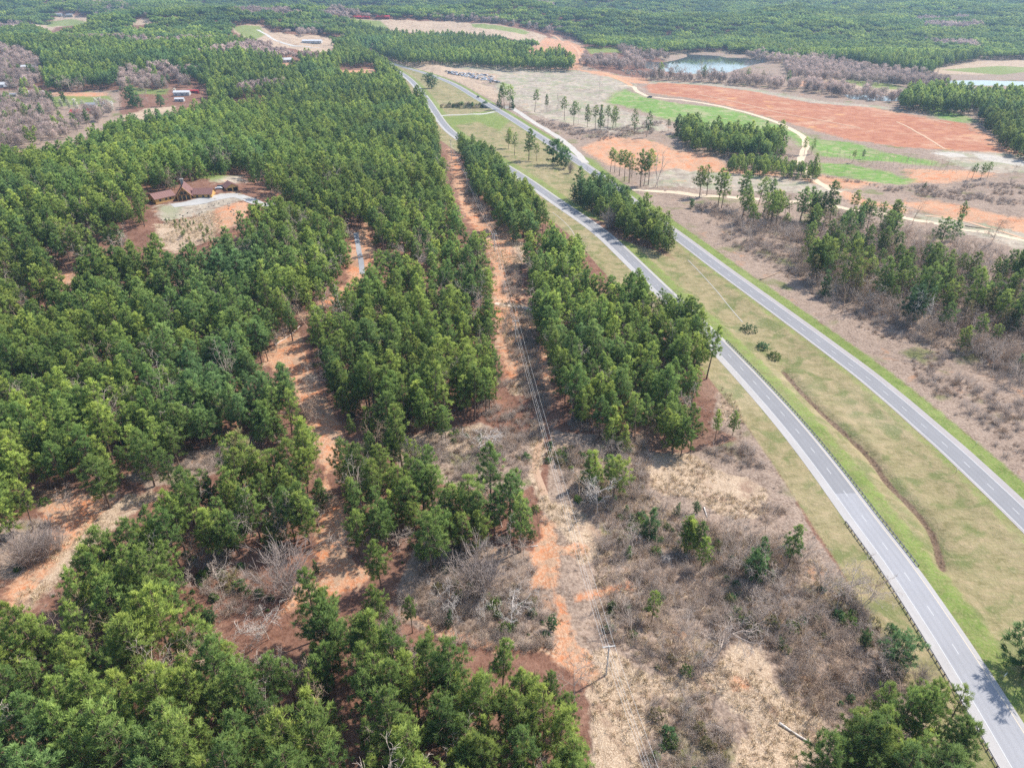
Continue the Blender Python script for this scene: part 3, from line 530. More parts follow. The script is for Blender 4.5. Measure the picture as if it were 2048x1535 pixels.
# ------------------------------------------------------------------ plants: materials and prototypes
def foliage_mat(name, a, b, c, trans=.3):
    """per-tree colour between a and b, some trees towards c; tint attribute varies clumps and paints inner shade and bright tips"""
    t = NT(name); r = t.rand(); loc = t.n('ShaderNodeObjectInfo').outputs['Location']
    n = t.noise(.011, 3, .5, loc)
    k = t.mix(t.math('POWER', r, 1.4), a, b); k = t.mix(t.math('MULTIPLY', t.ramp(n, .5, .68), .8), k, c)
    tint = t.attr('tint').outputs['Fac']
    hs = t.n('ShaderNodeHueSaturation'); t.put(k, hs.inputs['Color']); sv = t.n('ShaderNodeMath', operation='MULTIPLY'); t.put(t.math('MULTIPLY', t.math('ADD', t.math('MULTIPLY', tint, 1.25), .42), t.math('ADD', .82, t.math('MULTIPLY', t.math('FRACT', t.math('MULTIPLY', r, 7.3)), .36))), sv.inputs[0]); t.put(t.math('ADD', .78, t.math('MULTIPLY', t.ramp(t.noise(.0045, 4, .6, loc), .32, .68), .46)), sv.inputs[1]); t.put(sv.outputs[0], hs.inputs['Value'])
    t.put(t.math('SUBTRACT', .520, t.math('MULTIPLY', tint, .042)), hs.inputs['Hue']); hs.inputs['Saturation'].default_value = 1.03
    col = hs.outputs[0]; t.base(col, .7, .25)
    tr = t.n('ShaderNodeBsdfTranslucent'); t.put(col, tr.inputs[0]); mx = t.n('ShaderNodeMixShader'); mx.inputs[0].default_value = trans
    t.t.links.new(t.b.outputs[0], mx.inputs[1]); t.t.links.new(tr.outputs[0], mx.inputs[2]); t.t.links.new(mx.outputs[0], t.out.inputs[0]); return t.m
M_PINE = foliage_mat('pine_needles', (.128, .212, .060), (.270, .345, .080), (.108, .200, .084), .42)
M_DARKPINE = foliage_mat('dark_needles', (.075, .150, .055), (.105, .180, .06), (.08, .15, .07))
M_OLIVE = foliage_mat('olive_needles', (.17, .165, .07), (.21, .17, .08), (.15, .16, .06))
M_GREEN = foliage_mat('shrub_leaves', (.09, .16, .04), (.15, .22, .05), (.12, .15, .045))
M_PEAR = foliage_mat('white_blossom', (.62, .60, .50), (.55, .55, .40), (.6, .57, .5))
M_RUST = foliage_mat('dead_rust_needles', (.27, .13, .06), (.30, .17, .08), (.26, .14, .08))
def bark(name, a, b):
    t = NT(name); r = t.rand(); n = t.noise(1.2, 4); t.base(t.mix(n, t.mix(r, a, b), tuple(v * 1.35 for v in b)), .95, .1); return t.m
M_BARK = bark('pine_bark', (.13, .085, .06), (.17, .12, .09)); M_TWIG = bark('grey_twigs', (.33, .265, .22), (.47, .385, .32)); M_PALE = bark('pale_bark', (.50, .45, .40), (.58, .52, .46))
M_BROWN = bark('brown_twigs', (.28, .20, .14), (.40, .29, .21)); M_STRAW = bark('dry_grass', (.44, .34, .21), (.58, .46, .31))

def nrm(a): return a / (np.linalg.norm(a, axis=-1, keepdims=True) + 1e-9)
def segs_mesh(name, S, mats, sides=3):
    """tapered prisms for a list of (p0, p1, r0, r1)"""
    p0 = np.array([s[0] for s in S]); p1 = np.array([s[1] for s in S]); r0 = np.array([s[2] for s in S]); r1 = np.array([s[3] for s in S])
    t = nrm(p1 - p0); ref = np.where(np.abs(t[:, 2:3]) < .9, np.array([[0, 0, 1.]]), np.array([[1., 0, 0]])); a = nrm(np.cross(t, ref)); b = np.cross(t, a)
    V = np.empty((len(S), 2, sides, 3))
    for k in range(sides):
        w = 2 * math.pi * k / sides; d = math.cos(w) * a + math.sin(w) * b
        V[:, 0, k] = p0 + d * r0[:, None]; V[:, 1, k] = p1 + d * r1[:, None]
    base = np.arange(len(S))[:, None] * 2 * sides; k = np.arange(sides)[None, :]; k2 = (k + 1) % sides
    F = np.stack([base + k, base + k2, base + sides + k2, base + sides + k], -1).reshape(-1, 4)
    return mesh(name, V.reshape(-1, 3), F, mats, smooth=True)
def blades(C, out, k, bl, bw, g, up=.45, spread=.9):
    n = len(C) * k; c = np.repeat(C, k, 0); o = np.repeat(out, k, 0)
    d = nrm(o * .55 + np.array([0, 0, up]) + g.normal(0, .55 * spread, (n, 3)))
    s = nrm(np.cross(d, g.normal(0, 1, (n, 3)))); L = bl * g.uniform(.6, 1.25, (n, 1)); W = bw * g.uniform(.7, 1.3, (n, 1))
    st = c + g.normal(0, bl * .22, (n, 3)); nn = nrm(np.cross(s, d)); fl = np.sign((nn * (o + np.array([0, 0, .6]))).sum(1, keepdims=True)); fl[fl == 0] = 1
    s = s * fl; nn = nn * fl
    V = np.stack([st - d * L * .25, st + d * L * .35 + s * W * .5, st + d * L, st + d * L * .35 - s * W * .5], 1).reshape(-1, 3)
    N = np.repeat(nrm(o * .55 + np.array([0, 0, .45]) + nn * .6), 4, 0)
    F = np.arange(n * 4).reshape(-1, 4); return V, F, N
def crown_mesh(name, C, out, tint, k, bl, bw, g, mat, up=.45, spread=.9):
    V, F, N = blades(C, out, k, bl, bw, g, up, spread); me = mesh(name, V, F, [mat], normals=N)
    at = me.attributes.new('tint', 'FLOAT', 'POINT'); tv = (np.repeat(tint, k)[:, None] + g.normal(0, .06, (len(tint) * k, 1)) + np.array([[-.28, 0, .30, 0]])).clip(0, 1.3); at.data.foreach_set('value', tv.ravel().astype(np.float32)); return me  # blade roots darkened, tips brightened: shade and highlight painted into tint
def pine_parts(seed, H=19, R=3.8, cb=.42, nbr=38, k=25, bl=.74, bw=.115, dens=1.0, mat=None, lod=0, droop=0.0, shape='pine'):
    g = np.random.default_rng(seed); S = []; lean = g.normal(0, .25, 2)
    def ax(z): return np.array([lean[0] * (z / H) ** 2, lean[1] * (z / H) ** 2, z])
    zs = np.linspace(-.6, H * .97, 6); r0 = .015 * H * (.9 + .2 * g.random())
    for a, b in zip(zs[:-1], zs[1:]): S.append((ax(a), ax(b), r0 * (1 - .86 * max(a, 0) / H), r0 * (1 - .86 * b / H)))
    C, O, T = [], [], []; az0 = g.uniform(0, 6.28)
    for i in range(nbr):
        t = (i + g.uniform(.1, .9)) / nbr; z0 = H * (cb + (1 - cb) * t * .96); az = i * 2.4 + g.normal(0, .35)
        if shape == 'pine': pr = max(.08, .52 * math.sin(math.pi * (.20 + .78 * t)) ** .75 + .50 * (1 - t) ** .75)
        elif shape == 'cone': pr = max(.06, (1 - t) ** .8)
        else: pr = max(.15, math.sin(math.pi * (.12 + .80 * t)) ** .6)
        r = R * pr * g.uniform(.55, 1.2) * (1 + .16 * math.cos(az - az0)); rise = r * (.10 + .5 * t - droop)
        b0 = ax(z0); tip = b0 + np.array([r * math.cos(az), r * math.sin(az), rise]); S.append((b0, tip, r0 * .28 * (1.1 - t), .02))
        m = max(1, int(round(r * 1.75 * dens))); ti = g.uniform(-.12, .12)
        for q in range(m):
            s = 1 - (q / max(1, m)) * .72; c = b0 + (tip - b0) * s + g.normal(0, .30 + .07 * r, 3) * np.array([1, 1, .55])
            C.append(c); O.append(c - ax(H * (cb + (1 - cb) * .35))); T.append(np.clip(.12 + .62 * s * (.55 + .45 * t) + ti + g.normal(0, .17), 0, 1))  # inner and lower clumps tinted darker, crown shade put into the colour
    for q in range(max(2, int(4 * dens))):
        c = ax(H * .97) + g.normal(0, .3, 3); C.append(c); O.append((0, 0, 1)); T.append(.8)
    for q in range(0 if lod else 7):                                  # dead stubs below the crown
        z = H * g.uniform(.1, max(.12, cb)); a = g.uniform(0, 6.28); l = g.uniform(.5, 1.6); b0 = ax(z); S.append((b0, b0 + np.array([l * math.cos(a), l * math.sin(a), .1]), .035, .012))
    trunk = segs_mesh('trunk', S, [M_BARK], 5 if lod == 0 else 3)
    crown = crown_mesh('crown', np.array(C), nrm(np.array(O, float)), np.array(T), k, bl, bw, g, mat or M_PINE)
    return trunk, crown
def bare_parts(seed, H=9, spread=.9, lev=4, twig=.018, fan=1.0, nb=7, mat=None, nt=5, base=.25):
    g = np.random.default_rng(seed); S = []
    def grow(p, d, L, r, lv):
        n = 3 if lv <= 1 else 2; q = p
        for i in range(n):
            d2 = nrm(d + g.normal(0, .13 + .05 * lv, 3) + np.array([0, 0, .05])); q2 = q + d2 * L / n
            S.append((q, q2, max(twig, r * (1 - .55 * i / n)), max(twig * .7, r * (1 - .55 * (i + 1) / n))))
            if lv < lev:
                c = (nb if lv == 0 else 4 if lv == 1 else nt)
                for _ in range(max(1, int(round(c / n)))):
                    if lv == 0 and i == 0 and base > .2: continue
                    a = g.uniform(0, 6.28); side = nrm(np.cross(d2, (math.cos(a), math.sin(a), .3))); f = g.uniform(0, 1)
                    grow(q + (q2 - q) * f, nrm(d2 * (1 / (fan + .15)) + side * spread * g.uniform(.6, 1.2)), L * g.uniform(.42, .68), r * .5, lv + 1)
            q, d = q2, d2
    st = 1 if base > .15 else 5
    for _ in range(st): grow(np.array([g.normal(0, .15 * (st > 1)), g.normal(0, .15 * (st > 1)), -.3]), nrm(np.array([g.normal(0, .1 if st == 1 else .45), g.normal(0, .1 if st == 1 else .45), 1])), H * .72 * (g.uniform(.8, 1) if st > 1 else 1), H * .011, 0 if st == 1 else 1)
    return S
def bare_mesh(name, S, mat):
    big = [s for s in S]; return segs_mesh(name, big, [mat], 3)
def protocol(name, objs):
    c = bpy.data.collections.new(name)
    for o in objs: c.objects.link(o)
    return c
def proto_obj(name, *mes):
    """one prototype mesh (several materials) for the scatter collections"""
    if len(mes) == 1: return bpy.data.objects.new(name, mes[0])
    V, F, mi, N, T, mats, n = [], [], [], [], [], [], 0
    for i, me in enumerate(mes):
        nv = len(me.vertices); v = np.empty(nv * 3, np.float32); me.vertices.foreach_get('co', v); V.append(v.reshape(-1, 3))
        np_ = len(me.polygons); li = np.empty(len(me.loops), np.int32); me.loops.foreach_get('vertex_index', li); F.append(li.reshape(np_, -1) + n); mi.append(np.full(np_, i)); mats.append(me.materials[0])
        cn = np.empty(len(me.loops) * 3, np.float32); me.corner_normals.foreach_get('vector', cn); nn = np.zeros((nv, 3)); nn[li] = cn.reshape(-1, 3); N.append(nn)
        t = np.full(nv, .5, np.float32)
        if 'tint' in me.attributes: me.attributes['tint'].data.foreach_get('value', t)
        T.append(t); n += nv
    m = mesh(name, np.vstack(V), F, mats, np.concatenate(mi), normals=np.vstack(N))
    at = m.attributes.new('tint', 'FLOAT', 'POINT'); at.data.foreach_set('value', np.concatenate(T))
    return bpy.data.objects.new(name, m)
NEAR = [pine_parts(10 + i, H=hh, R=rr, cb=c, nbr=n) for i, (hh, rr, c, n) in enumerate([(19, 3.9, .30, 48), (20, 3.6, .38, 44), (18, 4.2, .28, 50), (21, 3.5, .40, 42), (17, 3.8, .26, 48), (19.5, 4.4, .35, 48), (18.5, 3.3, .32, 42), (20.5, 4.0, .42, 44)])] + [pine_parts(30, H=14, R=3.0, cb=.12, nbr=44, shape='cone'), pine_parts(31, H=12, R=2.7, cb=.10, nbr=40, shape='cone'), pine_parts(32, H=19, R=3.0, cb=.45, nbr=30, dens=.8), pine_parts(33, H=17, R=3.5, cb=.3, nbr=34, dens=.75)]
SPARSE = [pine_parts(40 + i, H=hh, R=rr * 1.25, cb=c - .08, nbr=n + 8, dens=.95) for i, (hh, rr, c, n) in enumerate([(18, 3.0, .56, 22), (19, 2.6, .62, 20), (17, 3.4, .5, 24), (20, 2.8, .58, 22), (18, 3.8, .42, 26)])]
DARK = [pine_parts(60 + i, H=hh, R=rr, cb=c, nbr=n, mat=M_DARKPINE, shape=s) for i, (hh, rr, c, n, s) in enumerate([(12, 3.0, .06, 44, 'cone'), (11, 3.6, .08, 46, 'round'), (10, 2.6, .04, 40, 'cone'), (9, 3.2, .10, 40, 'round')])]
OLIVE = [pine_parts(70 + i, H=15, R=3.2, cb=.35, nbr=26, mat=M_OLIVE, dens=.75, k=12) for i in range(3)]
MID = protocol('mid_pines', [proto_obj('mid_pine', *pine_parts(110 + i, H=hh, R=rr, cb=c, nbr=n, k=13, bl=.9, bw=.26, lod=1, dens=.9)) for i, (hh, rr, c, n) in enumerate([(19, 4.0, .32, 34), (20, 3.7, .40, 32), (18, 4.3, .28, 36), (21, 3.5, .42, 30), (17, 3.9, .28, 34), (19, 4.5, .36, 34)])] + [proto_obj('mid_pine', *pine_parts(118, H=14, R=3.2, cb=.12, nbr=34, k=9, bl=.95, bw=.32, lod=1, shape='cone')), proto_obj('mid_pine', *pine_parts(119, H=12, R=2.8, cb=.1, nbr=32, k=9, bl=.9, bw=.3, lod=1, shape='cone'))])
FARP = protocol('far_pines', [proto_obj('far_pine', *pine_parts(150 + i, H=hh, R=rr, cb=c, nbr=18, k=7, bl=1.5, bw=.75, lod=1, dens=.6)) for i, (hh, rr, c) in enumerate([(19, 4.2, .34), (20, 3.9, .40), (18, 4.6, .30), (21, 3.7, .42)])])
M_HAZEL = foliage_mat('distant_bare_twigs', (.36, .285, .245), (.46, .365, .31), (.34, .27, .235), .3)
def clump(seed, n=14, Rr=16, mat=None, k=6, bw=1.5):
    g = np.random.default_rng(seed); C, O, T, S = [], [], [], []
    for i in range(n):
        a = i * 2.4; r = Rr * math.sqrt((i + .5) / n); x, y = r * math.cos(a) + g.normal(0, .8), r * math.sin(a) + g.normal(0, .8); H = g.uniform(15, 22); R = g.uniform(3.6, 5)
        S.append((np.array([x, y, -1]), np.array([x, y, H * .8]), .25, .1)); ti = g.uniform(-.15, .15)
        for q in range(16):
            u = g.normal(0, 1, 3); u /= np.linalg.norm(u); u[2] = abs(u[2]) * 1.0 - .25; c = np.array([x, y, H * .62]) + u * np.array([R, R, H * .36]) * g.uniform(.65, 1)
            C.append(c); O.append(u); T.append(np.clip(.45 + .3 * u[2] + ti + g.normal(0, .1), 0, 1))  # crown tops tinted lighter than undersides, light painted into the colour
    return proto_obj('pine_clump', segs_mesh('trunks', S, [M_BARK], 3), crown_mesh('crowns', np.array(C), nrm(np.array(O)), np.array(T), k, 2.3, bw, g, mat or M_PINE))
FARC = protocol('pine_clumps', [clump(200 + i) for i in range(4)])
BAREC = protocol('bare_clumps', [clump(220 + i, mat=M_HAZEL, k=9, bw=.6) for i in range(3)])
BARE_S = [bare_parts(300 + i, H=hh, spread=s, fan=f, nb=n) for i, (hh, s, f, n) in enumerate([(10, .9, 1.0, 8), (9, 1.1, 1.2, 9), (11, .75, .9, 8), (8, 1.0, 1.1, 9)])]
BARE = [bare_mesh('branches', s, M_TWIG) for s in BARE_S]; BAREW = [bare_mesh('branches', s, M_PALE) for s in BARE_S]; BAREB = [bare_mesh('branches', s, M_BROWN) for s in BARE_S]
def fan_parts(seed, H=8, n=54):
    g = np.random.default_rng(seed); S = []
    for i in range(n):
        a = i * 2.4; w_ = g.uniform(.03, .62); d = nrm(np.array([math.cos(a) * w_, math.sin(a) * w_, 1.0])); p = np.array([g.normal(0, .25), g.normal(0, .25), -.3]); L = H * g.uniform(.7, 1.0); r = .035
        for k in range(4):
            q = p + d * L / 4; S.append((p, q, r, r * .72)); r *= .72
            for _ in range(3 if k else 0):
                f = g.uniform(0, 1); b = p + (q - p) * f; e = nrm(d + g.normal(0, .38, 3)); l = L * g.uniform(.16, .34); m_ = b + e * l * .5; S += [(b, m_, r * .6, .02), (m_, m_ + nrm(e + g.normal(0, .2, 3)) * l * .6, .02, .012), (m_, m_ + nrm(e + g.normal(0, .45, 3)) * l * .5, .018, .012)]
            p = q; d = nrm(d + g.normal(0, .09, 3))
    return S
FAN = [bare_mesh('branches', fan_parts(330 + i), bark('broom_twigs_%d' % i, (.24, .195, .17), (.33, .27, .235))) for i in range(2)]
SNAG = [bare_mesh('branches', bare_parts(340 + i, H=10, spread=.7, fan=.8, nb=5, lev=2, nt=2), M_BROWN) for i in range(3)]
THIN = [bare_mesh('branches', bare_parts(350 + i, H=9, spread=.35, fan=.5, nb=4, lev=2, nt=2, twig=.03), M_TWIG) for i in range(3)]
def shrub_mesh(seed, H=2.2, n=34, mat=None, tw=.016):
    g = np.random.default_rng(seed); S = []
    for i in range(n):
        a = g.uniform(0, 6.28); d = nrm(np.array([math.cos(a) * .6, math.sin(a) * .6, g.uniform(.5, 1.2)])); L = H * g.uniform(.5, 1.0); p = np.array([g.normal(0, .35), g.normal(0, .35), -.1]); q = p + d * L * .55
        d2 = nrm(d + g.normal(0, .25, 3)); S += [(p, q, tw * 1.5, tw), (q, q + d2 * L * .45, tw, tw * .6)]
        for _ in range(2): f = g.uniform(.3, 1); b = p + (q - p) * f; S.append((b, b + nrm(d + g.normal(0, .5, 3)) * L * .4, tw * .8, tw * .5))
    return segs_mesh('twigs', S, [mat or M_BROWN], 3)
BRUSH = protocol('brush_shrubs', [proto_obj('brush', shrub_mesh(400 + i, hh, n, m)) for i, (hh, n, m) in enumerate([(2.2, 34, M_BROWN), (2.8, 40, M_TWIG), (1.7, 30, M_BROWN), (3.3, 44, M_TWIG), (2.4, 36, M_TWIG)])])
BARETREES = protocol('bare_trees', [proto_obj('bare', m) for m in BARE + BAREB[:2]])
FARBARE = protocol('far_bare_trees', [proto_obj('far_bare', bare_mesh('b', bare_parts(370 + i, H=13, spread=1.0, nb=9, lev=3, nt=5, twig=.07), M_TWIG), pine_parts(380 + i, H=13, R=4.2, cb=.25, nbr=22, k=9, bl=1.5, bw=.13, lod=1, mat=M_HAZEL, shape='round')[1]) for i in range(3)])
def tuft(seed, n=16, L=.9, mat=None):
    g = np.random.default_rng(seed); C = g.normal(0, .25, (n, 3)) * np.array([1, 1, 0]); a = g.uniform(0, 6.28, n); o = np.stack([np.cos(a), np.sin(a), np.zeros(n)], 1)
    V, F, N = blades(C, o, 1, L, .07, g, .9, .6); return proto_obj('tuft', mesh('tuft', V, F, [mat or M_STRAW], normals=N))
TUFT = protocol('tufts', [tuft(500 + i, 18 + i * 3, .8 + .1 * i) for i in range(4)])
def leafy(seed, H=1.6, R=1.1, n=60, k=10, mat=None, bl=.4, bw=.13):
    g = np.random.default_rng(seed); u = nrm(g.normal(0, 1, (n, 3))); u[:, 2] = np.abs(u[:, 2]); C = u * np.array([R, R, H]) * g.uniform(.55, 1, (n, 1)) + g.normal(0, .1 * R, (n, 3))
    return crown_mesh('leaves', C, u, np.clip(g.normal(.5, .18, n), 0, 1), k, bl, bw, g, mat or M_GREEN)
LEAFY = protocol('leafy_shrubs', [proto_obj('leafy', leafy(520 + i, 1.4 + .3 * i, 1.0 + .25 * i, mat=m)) for i, m in enumerate([M_GREEN, M_DARKPINE, M_GREEN, M_OLIVE])])

def scatter_tree(name, label, cat, P, S, coll, seed=0, tilt=.04):
    """uncountable growth: points carrying instances"""
    g = np.random.default_rng(seed + 900); n = len(P)
    if n == 0: return
    me = bpy.data.meshes.new(name); me.vertices.add(n); me.vertices.foreach_set('co', np.asarray(P, np.float32).ravel())
    rot = np.stack([g.normal(0, tilt, n), g.normal(0, tilt, n), g.uniform(0, 6.28, n)], 1).astype(np.float32)
    a = me.attributes.new('rot', 'FLOAT_VECTOR', 'POINT'); a.data.foreach_set('vector', rot.ravel())
    a = me.attributes.new('scl', 'FLOAT_VECTOR', 'POINT'); S = np.asarray(S, np.float32); w = g.uniform(.88, 1.12, n)
    a.data.foreach_set('vector', np.stack([S * w, S * w, S], 1).astype(np.float32).ravel())
    a = me.attributes.new('idx', 'INT', 'POINT'); a.data.foreach_set('value', g.integers(0, len(coll.objects), n).astype(np.int32))
    o = obj(name, me); ng = bpy.data.node_groups.new(name + '_scatter', 'GeometryNodeTree')
    ng.interface.new_socket('Geometry', in_out='INPUT', socket_type='NodeSocketGeometry'); ng.interface.new_socket('Geometry', in_out='OUTPUT', socket_type='NodeSocketGeometry')
    N = ng.nodes; L = ng.links; gi_, go = N.new('NodeGroupInput'), N.new('NodeGroupOutput')
    ip = N.new('GeometryNodeInstanceOnPoints'); ci = N.new('GeometryNodeCollectionInfo'); ci.inputs['Collection'].default_value = coll; ci.inputs['Separate Children'].default_value = True; ci.inputs['Reset Children'].default_value = True
    def na(nm, ty): q = N.new('GeometryNodeInputNamedAttribute'); q.data_type = ty; q.inputs['Name'].default_value = nm; return [s for s in q.outputs if s.enabled][0]
    e2r = N.new('FunctionNodeEulerToRotation'); L.new(na('rot', 'FLOAT_VECTOR'), e2r.inputs[0])
    L.new(gi_.outputs[0], ip.inputs['Points']); L.new(ci.outputs[0], ip.inputs['Instance']); ip.inputs['Pick Instance'].default_value = True
    L.new(na('idx', 'INT'), ip.inputs['Instance Index']); L.new(e2r.outputs[0], ip.inputs['Rotation']); L.new(na('scl', 'FLOAT_VECTOR'), ip.inputs['Scale']); L.new(ip.outputs[0], go.inputs[0])
    md = o.modifiers.new('scatter', 'NODES'); md.node_group = ng
    return tag(o, label, cat, kind='stuff')
def fill(P, s, seed=0, jit=.42):
    """jittered triangular grid inside polygon P"""
    g = np.random.default_rng(seed + 31); x0, y0 = P.min(0); x1, y1 = P.max(0)
    ys = np.arange(y0, y1, s * .87); pts = []
    for i, y in enumerate(ys):
        xs = np.arange(x0 + (i % 2) * s / 2, x1, s); pts.append(np.stack([xs, np.full(len(xs), y)], 1))
    if not pts: return np.zeros((0, 2))
    Q = np.vstack(pts); Q = Q + g.uniform(-jit, jit, Q.shape) * s
    return Q[inside(Q[:, 0], Q[:, 1], P)]
def sub_in(Q, polys):
    m = np.zeros(len(Q), bool)
    for P in polys:
        lo, hi = P.min(0), P.max(0); b = (Q[:, 0] > lo[0]) & (Q[:, 0] < hi[0]) & (Q[:, 1] > lo[1]) & (Q[:, 1] < hi[1])
        if b.any(): m[b] |= inside(Q[b, 0], Q[b, 1], P)
    return m
def near_road(Q, d):
    m = np.zeros(len(Q), bool); b = (Q[:, 1] < 2400) & (np.abs(Q[:, 0]) < 700)
    if b.any():
        a, _ = seg_dist(Q[b, 0], Q[b, 1], ROAD_L[::3]); c, _ = seg_dist(Q[b, 0], Q[b, 1], ROAD_R[::3]); m[b] = np.minimum(a, c) < d
    return m
def toscreen(P):
    P = np.asarray(P, float); c, s = math.cos(PITCH), math.sin(PITCH); z = P[:, 2] - CAMZ
    dep = P[:, 1] * c - z * s; up = P[:, 1] * s + z * c
    return np.stack([1024 + FPX * P[:, 0] / dep, 767.5 - FPX * up / dep, dep], 1)

# ------------------------------------------------------------------ forests (crown outlines traced at about 11 m above ground)
FOREST = [   # label phrase, pixel outline, spacing
 ('wood above the red track', [(0, 560), (120, 575), (160, 550), (200, 512), (260, 492), (330, 512), (420, 478), (480, 455), (505, 412), (560, 402), (640, 432), (690, 446), (706, 480), (702, 530), (690, 575), (640, 598), (598, 612), (590, 640), (560, 660), (540, 700), (518, 712), (560, 750), (600, 790), (612, 830), (560, 852), (480, 862), (440, 900), (370, 925), (330, 945), (245, 940), (150, 925), (60, 945), (-120, 960), (-160, 600)], 5.8),
 ('wood at the left edge', [(-120, 950), (40, 955), (85, 985), (60, 1030), (0, 1050), (-140, 1060)], 6.5),
 ('clump below the left thicket', [(-140, 1085), (30, 1090), (50, 1150), (40, 1180), (5, 1215), (-140, 1240)], 6.5),
 ('tongue beside the dirt strip', [(300, 985), (345, 962), (420, 950), (500, 935), (560, 915), (600, 865), (632, 872), (640, 930), (655, 965), (640, 1035), (628, 1075), (560, 1085), (500, 1070), (470, 1100), (430, 1090), (380, 1080), (355, 1110), (368, 1160), (375, 1200), (330, 1240), (160, 1240), (60, 1235), (90, 1195), (145, 1170), (160, 1100), (190, 1060), (240, 1030)], 5.5),
 ('bottom left wood', [(-160, 1240), (375, 1205), (420, 1240), (480, 1280), (550, 1330), (560, 1265), (600, 1205), (645, 1185), (690, 1215), (700, 1250), (690, 1350), (690, 1700), (-260, 1700)], 5.7),
 ('bottom wood by the power line', [(700, 1230), (760, 1155), (800, 1190), (795, 1250), (830, 1290), (870, 1270), (900, 1300), (960, 1292), (1010, 1288), (1050, 1330), (1090, 1310), (1158, 1335), (1165, 1390), (1180, 1450), (1190, 1700), (690, 1700), (690, 1350)], 5.3),
 ('middle wood', [(602, 640), (612, 622), (680, 602), (720, 566), (760, 532), (830, 524), (900, 542), (978, 548), (988, 600), (992, 680), (1000, 720), (1018, 760), (1000, 788), (960, 806), (900, 828), (890, 858), (830, 850), (800, 830), (740, 850), (690, 830), (650, 790), (640, 740), (612, 700)], 6.2),
 ('grove by the orange clearing', [(662, 925), (700, 882), (760, 866), (830, 872), (860, 910), (890, 955), (935, 955), (1000, 932), (1048, 952), (1082, 1010), (1076, 1055), (1040, 1085), (990, 1092), (950, 1058), (930, 1098), (890, 1118), (880, 1145), (830, 1108), (740, 1136), (692, 1108), (692, 1050), (682, 990)], 6.1),
 ('dark block by the carriageway', [(1045, 492), (1080, 482), (1110, 462), (1165, 492), (1172, 540), (1205, 575), (1270, 556), (1305, 575), (1312, 606), (1365, 606), (1425, 645), (1442, 690), (1432, 740), (1395, 768), (1395, 810), (1410, 850), (1360, 890), (1330, 868), (1290, 848), (1255, 866), (1200, 838), (1150, 826), (1106, 760), (1090, 690), (1066, 640), (1060, 580), (1040, 530)], 5.9),
 ('far wood by the power line', [(700, 200), (760, 196), (848, 192), (876, 262), (886, 302), (900, 370), (920, 430), (932, 470), (976, 482), (980, 526), (940, 528), (870, 512), (800, 492), (745, 472), (728, 440), (690, 428), (640, 434), (570, 396), (510, 360), (560, 300), (640, 240)], 6.8),
 ('lodge hill wood', [(-200, 330), (0, 312), (60, 296), (110, 280), (150, 296), (200, 262), (240, 246), (300, 240), (360, 236), (430, 220), (520, 208), (600, 194), (700, 200), (640, 240), (560, 300), (505, 356), (445, 348), (350, 352), (300, 372), (292, 405), (310, 445), (300, 458), (210, 488), (150, 520), (120, 545), (-200, 570)], 6.8),
 ('strip by the near carriageway', [(908, 262), (940, 282), (985, 302), (1016, 332), (1036, 362), (1078, 392), (1102, 420), (1088, 446), (1040, 462), (992, 436), (972, 400), (942, 360), (922, 312)], 6.2),
 ('median thicket', [(1132, 372), (1200, 354), (1250, 382), (1300, 412), (1346, 442), (1360, 476), (1340, 492), (1290, 462), (1225, 440), (1195, 440), (1138, 398)], 4.7),
 ('bottom right clump', [(1640, 1470), (1690, 1400), (1755, 1350), (1830, 1340), (1885, 1360), (1930, 1400), (1950, 1480), (1990, 1640), (1600, 1640), (1610, 1490)], 4.6),
 ('bottom clump by the log', [(1480, 1520), (1520, 1500), (1580, 1502), (1590, 1640), (1440, 1640)], 6.5),
 ('pine belt', [(1345, 244), (1395, 244), (1420, 256), (1480, 262), (1560, 268), (1580, 285), (1555, 300), (1470, 296), (1420, 290), (1360, 270)], 6.5),
 ('lower pine belt', [(1452, 302), (1520, 302), (1600, 318), (1648, 318), (1646, 340), (1600, 338), (1520, 330), (1456, 326)], 5.6),
 ('right edge wood', [(1940, 192), (1990, 188), (2048, 184), (2200, 190), (2250, 360), (2060, 300), (2010, 280), (1985, 250), (1960, 225)], 6.8),
 ('field tree line', [(1800, 190), (1850, 178), (1900, 180), (1940, 190), (1950, 215), (1900, 214), (1840, 208), (1800, 205)], 7.5),
 ('wood past the salvage yard', [(690, 42), (730, 50), (780, 66), (900, 72), (1000, 80), (1040, 100), (1060, 112), (1120, 100), (1150, 120), (1150, 132), (1000, 130), (900, 122), (840, 122), (780, 118), (690, 100)], 8.5),
]
CLEAR_PX = [
 [(300, 452), (318, 445), (295, 415), (290, 395), (340, 385), (420, 352), (490, 352), (520, 385), (560, 408), (500, 425), (470, 465), (400, 500), (320, 520)],
 [(640, 1085), (690, 1080), (745, 1150), (700, 1200), (600, 1215), (560, 1260), (500, 1210), (520, 1130), (600, 1110)],
 [(100, 545), (165, 530), (170, 565), (110, 580)], [(185, 495), (300, 455), (325, 510), (250, 505), (200, 515)], [(980, 540), (1060, 540), (1060, 640), (990, 640)], [(700, 460), (735, 460), (745, 560), (700, 590), (600, 660), (590, 640), (690, 570)],
 [(300, 972), (335, 985), (275, 1030), (175, 1115), (60, 1220), (-40, 1240), (-20, 1180), (50, 1135), (100, 1050), (80, 985), (200, 975)], [(230, 945), (330, 950), (390, 905), (470, 885), (520, 895), (420, 950), (320, 975)]]
CLEAR = [G2(p) for p in CLEAR_PX] + [G2(CLEAR_PX[k], z) for k in (0, 6) for z in (5, 10, 15)]
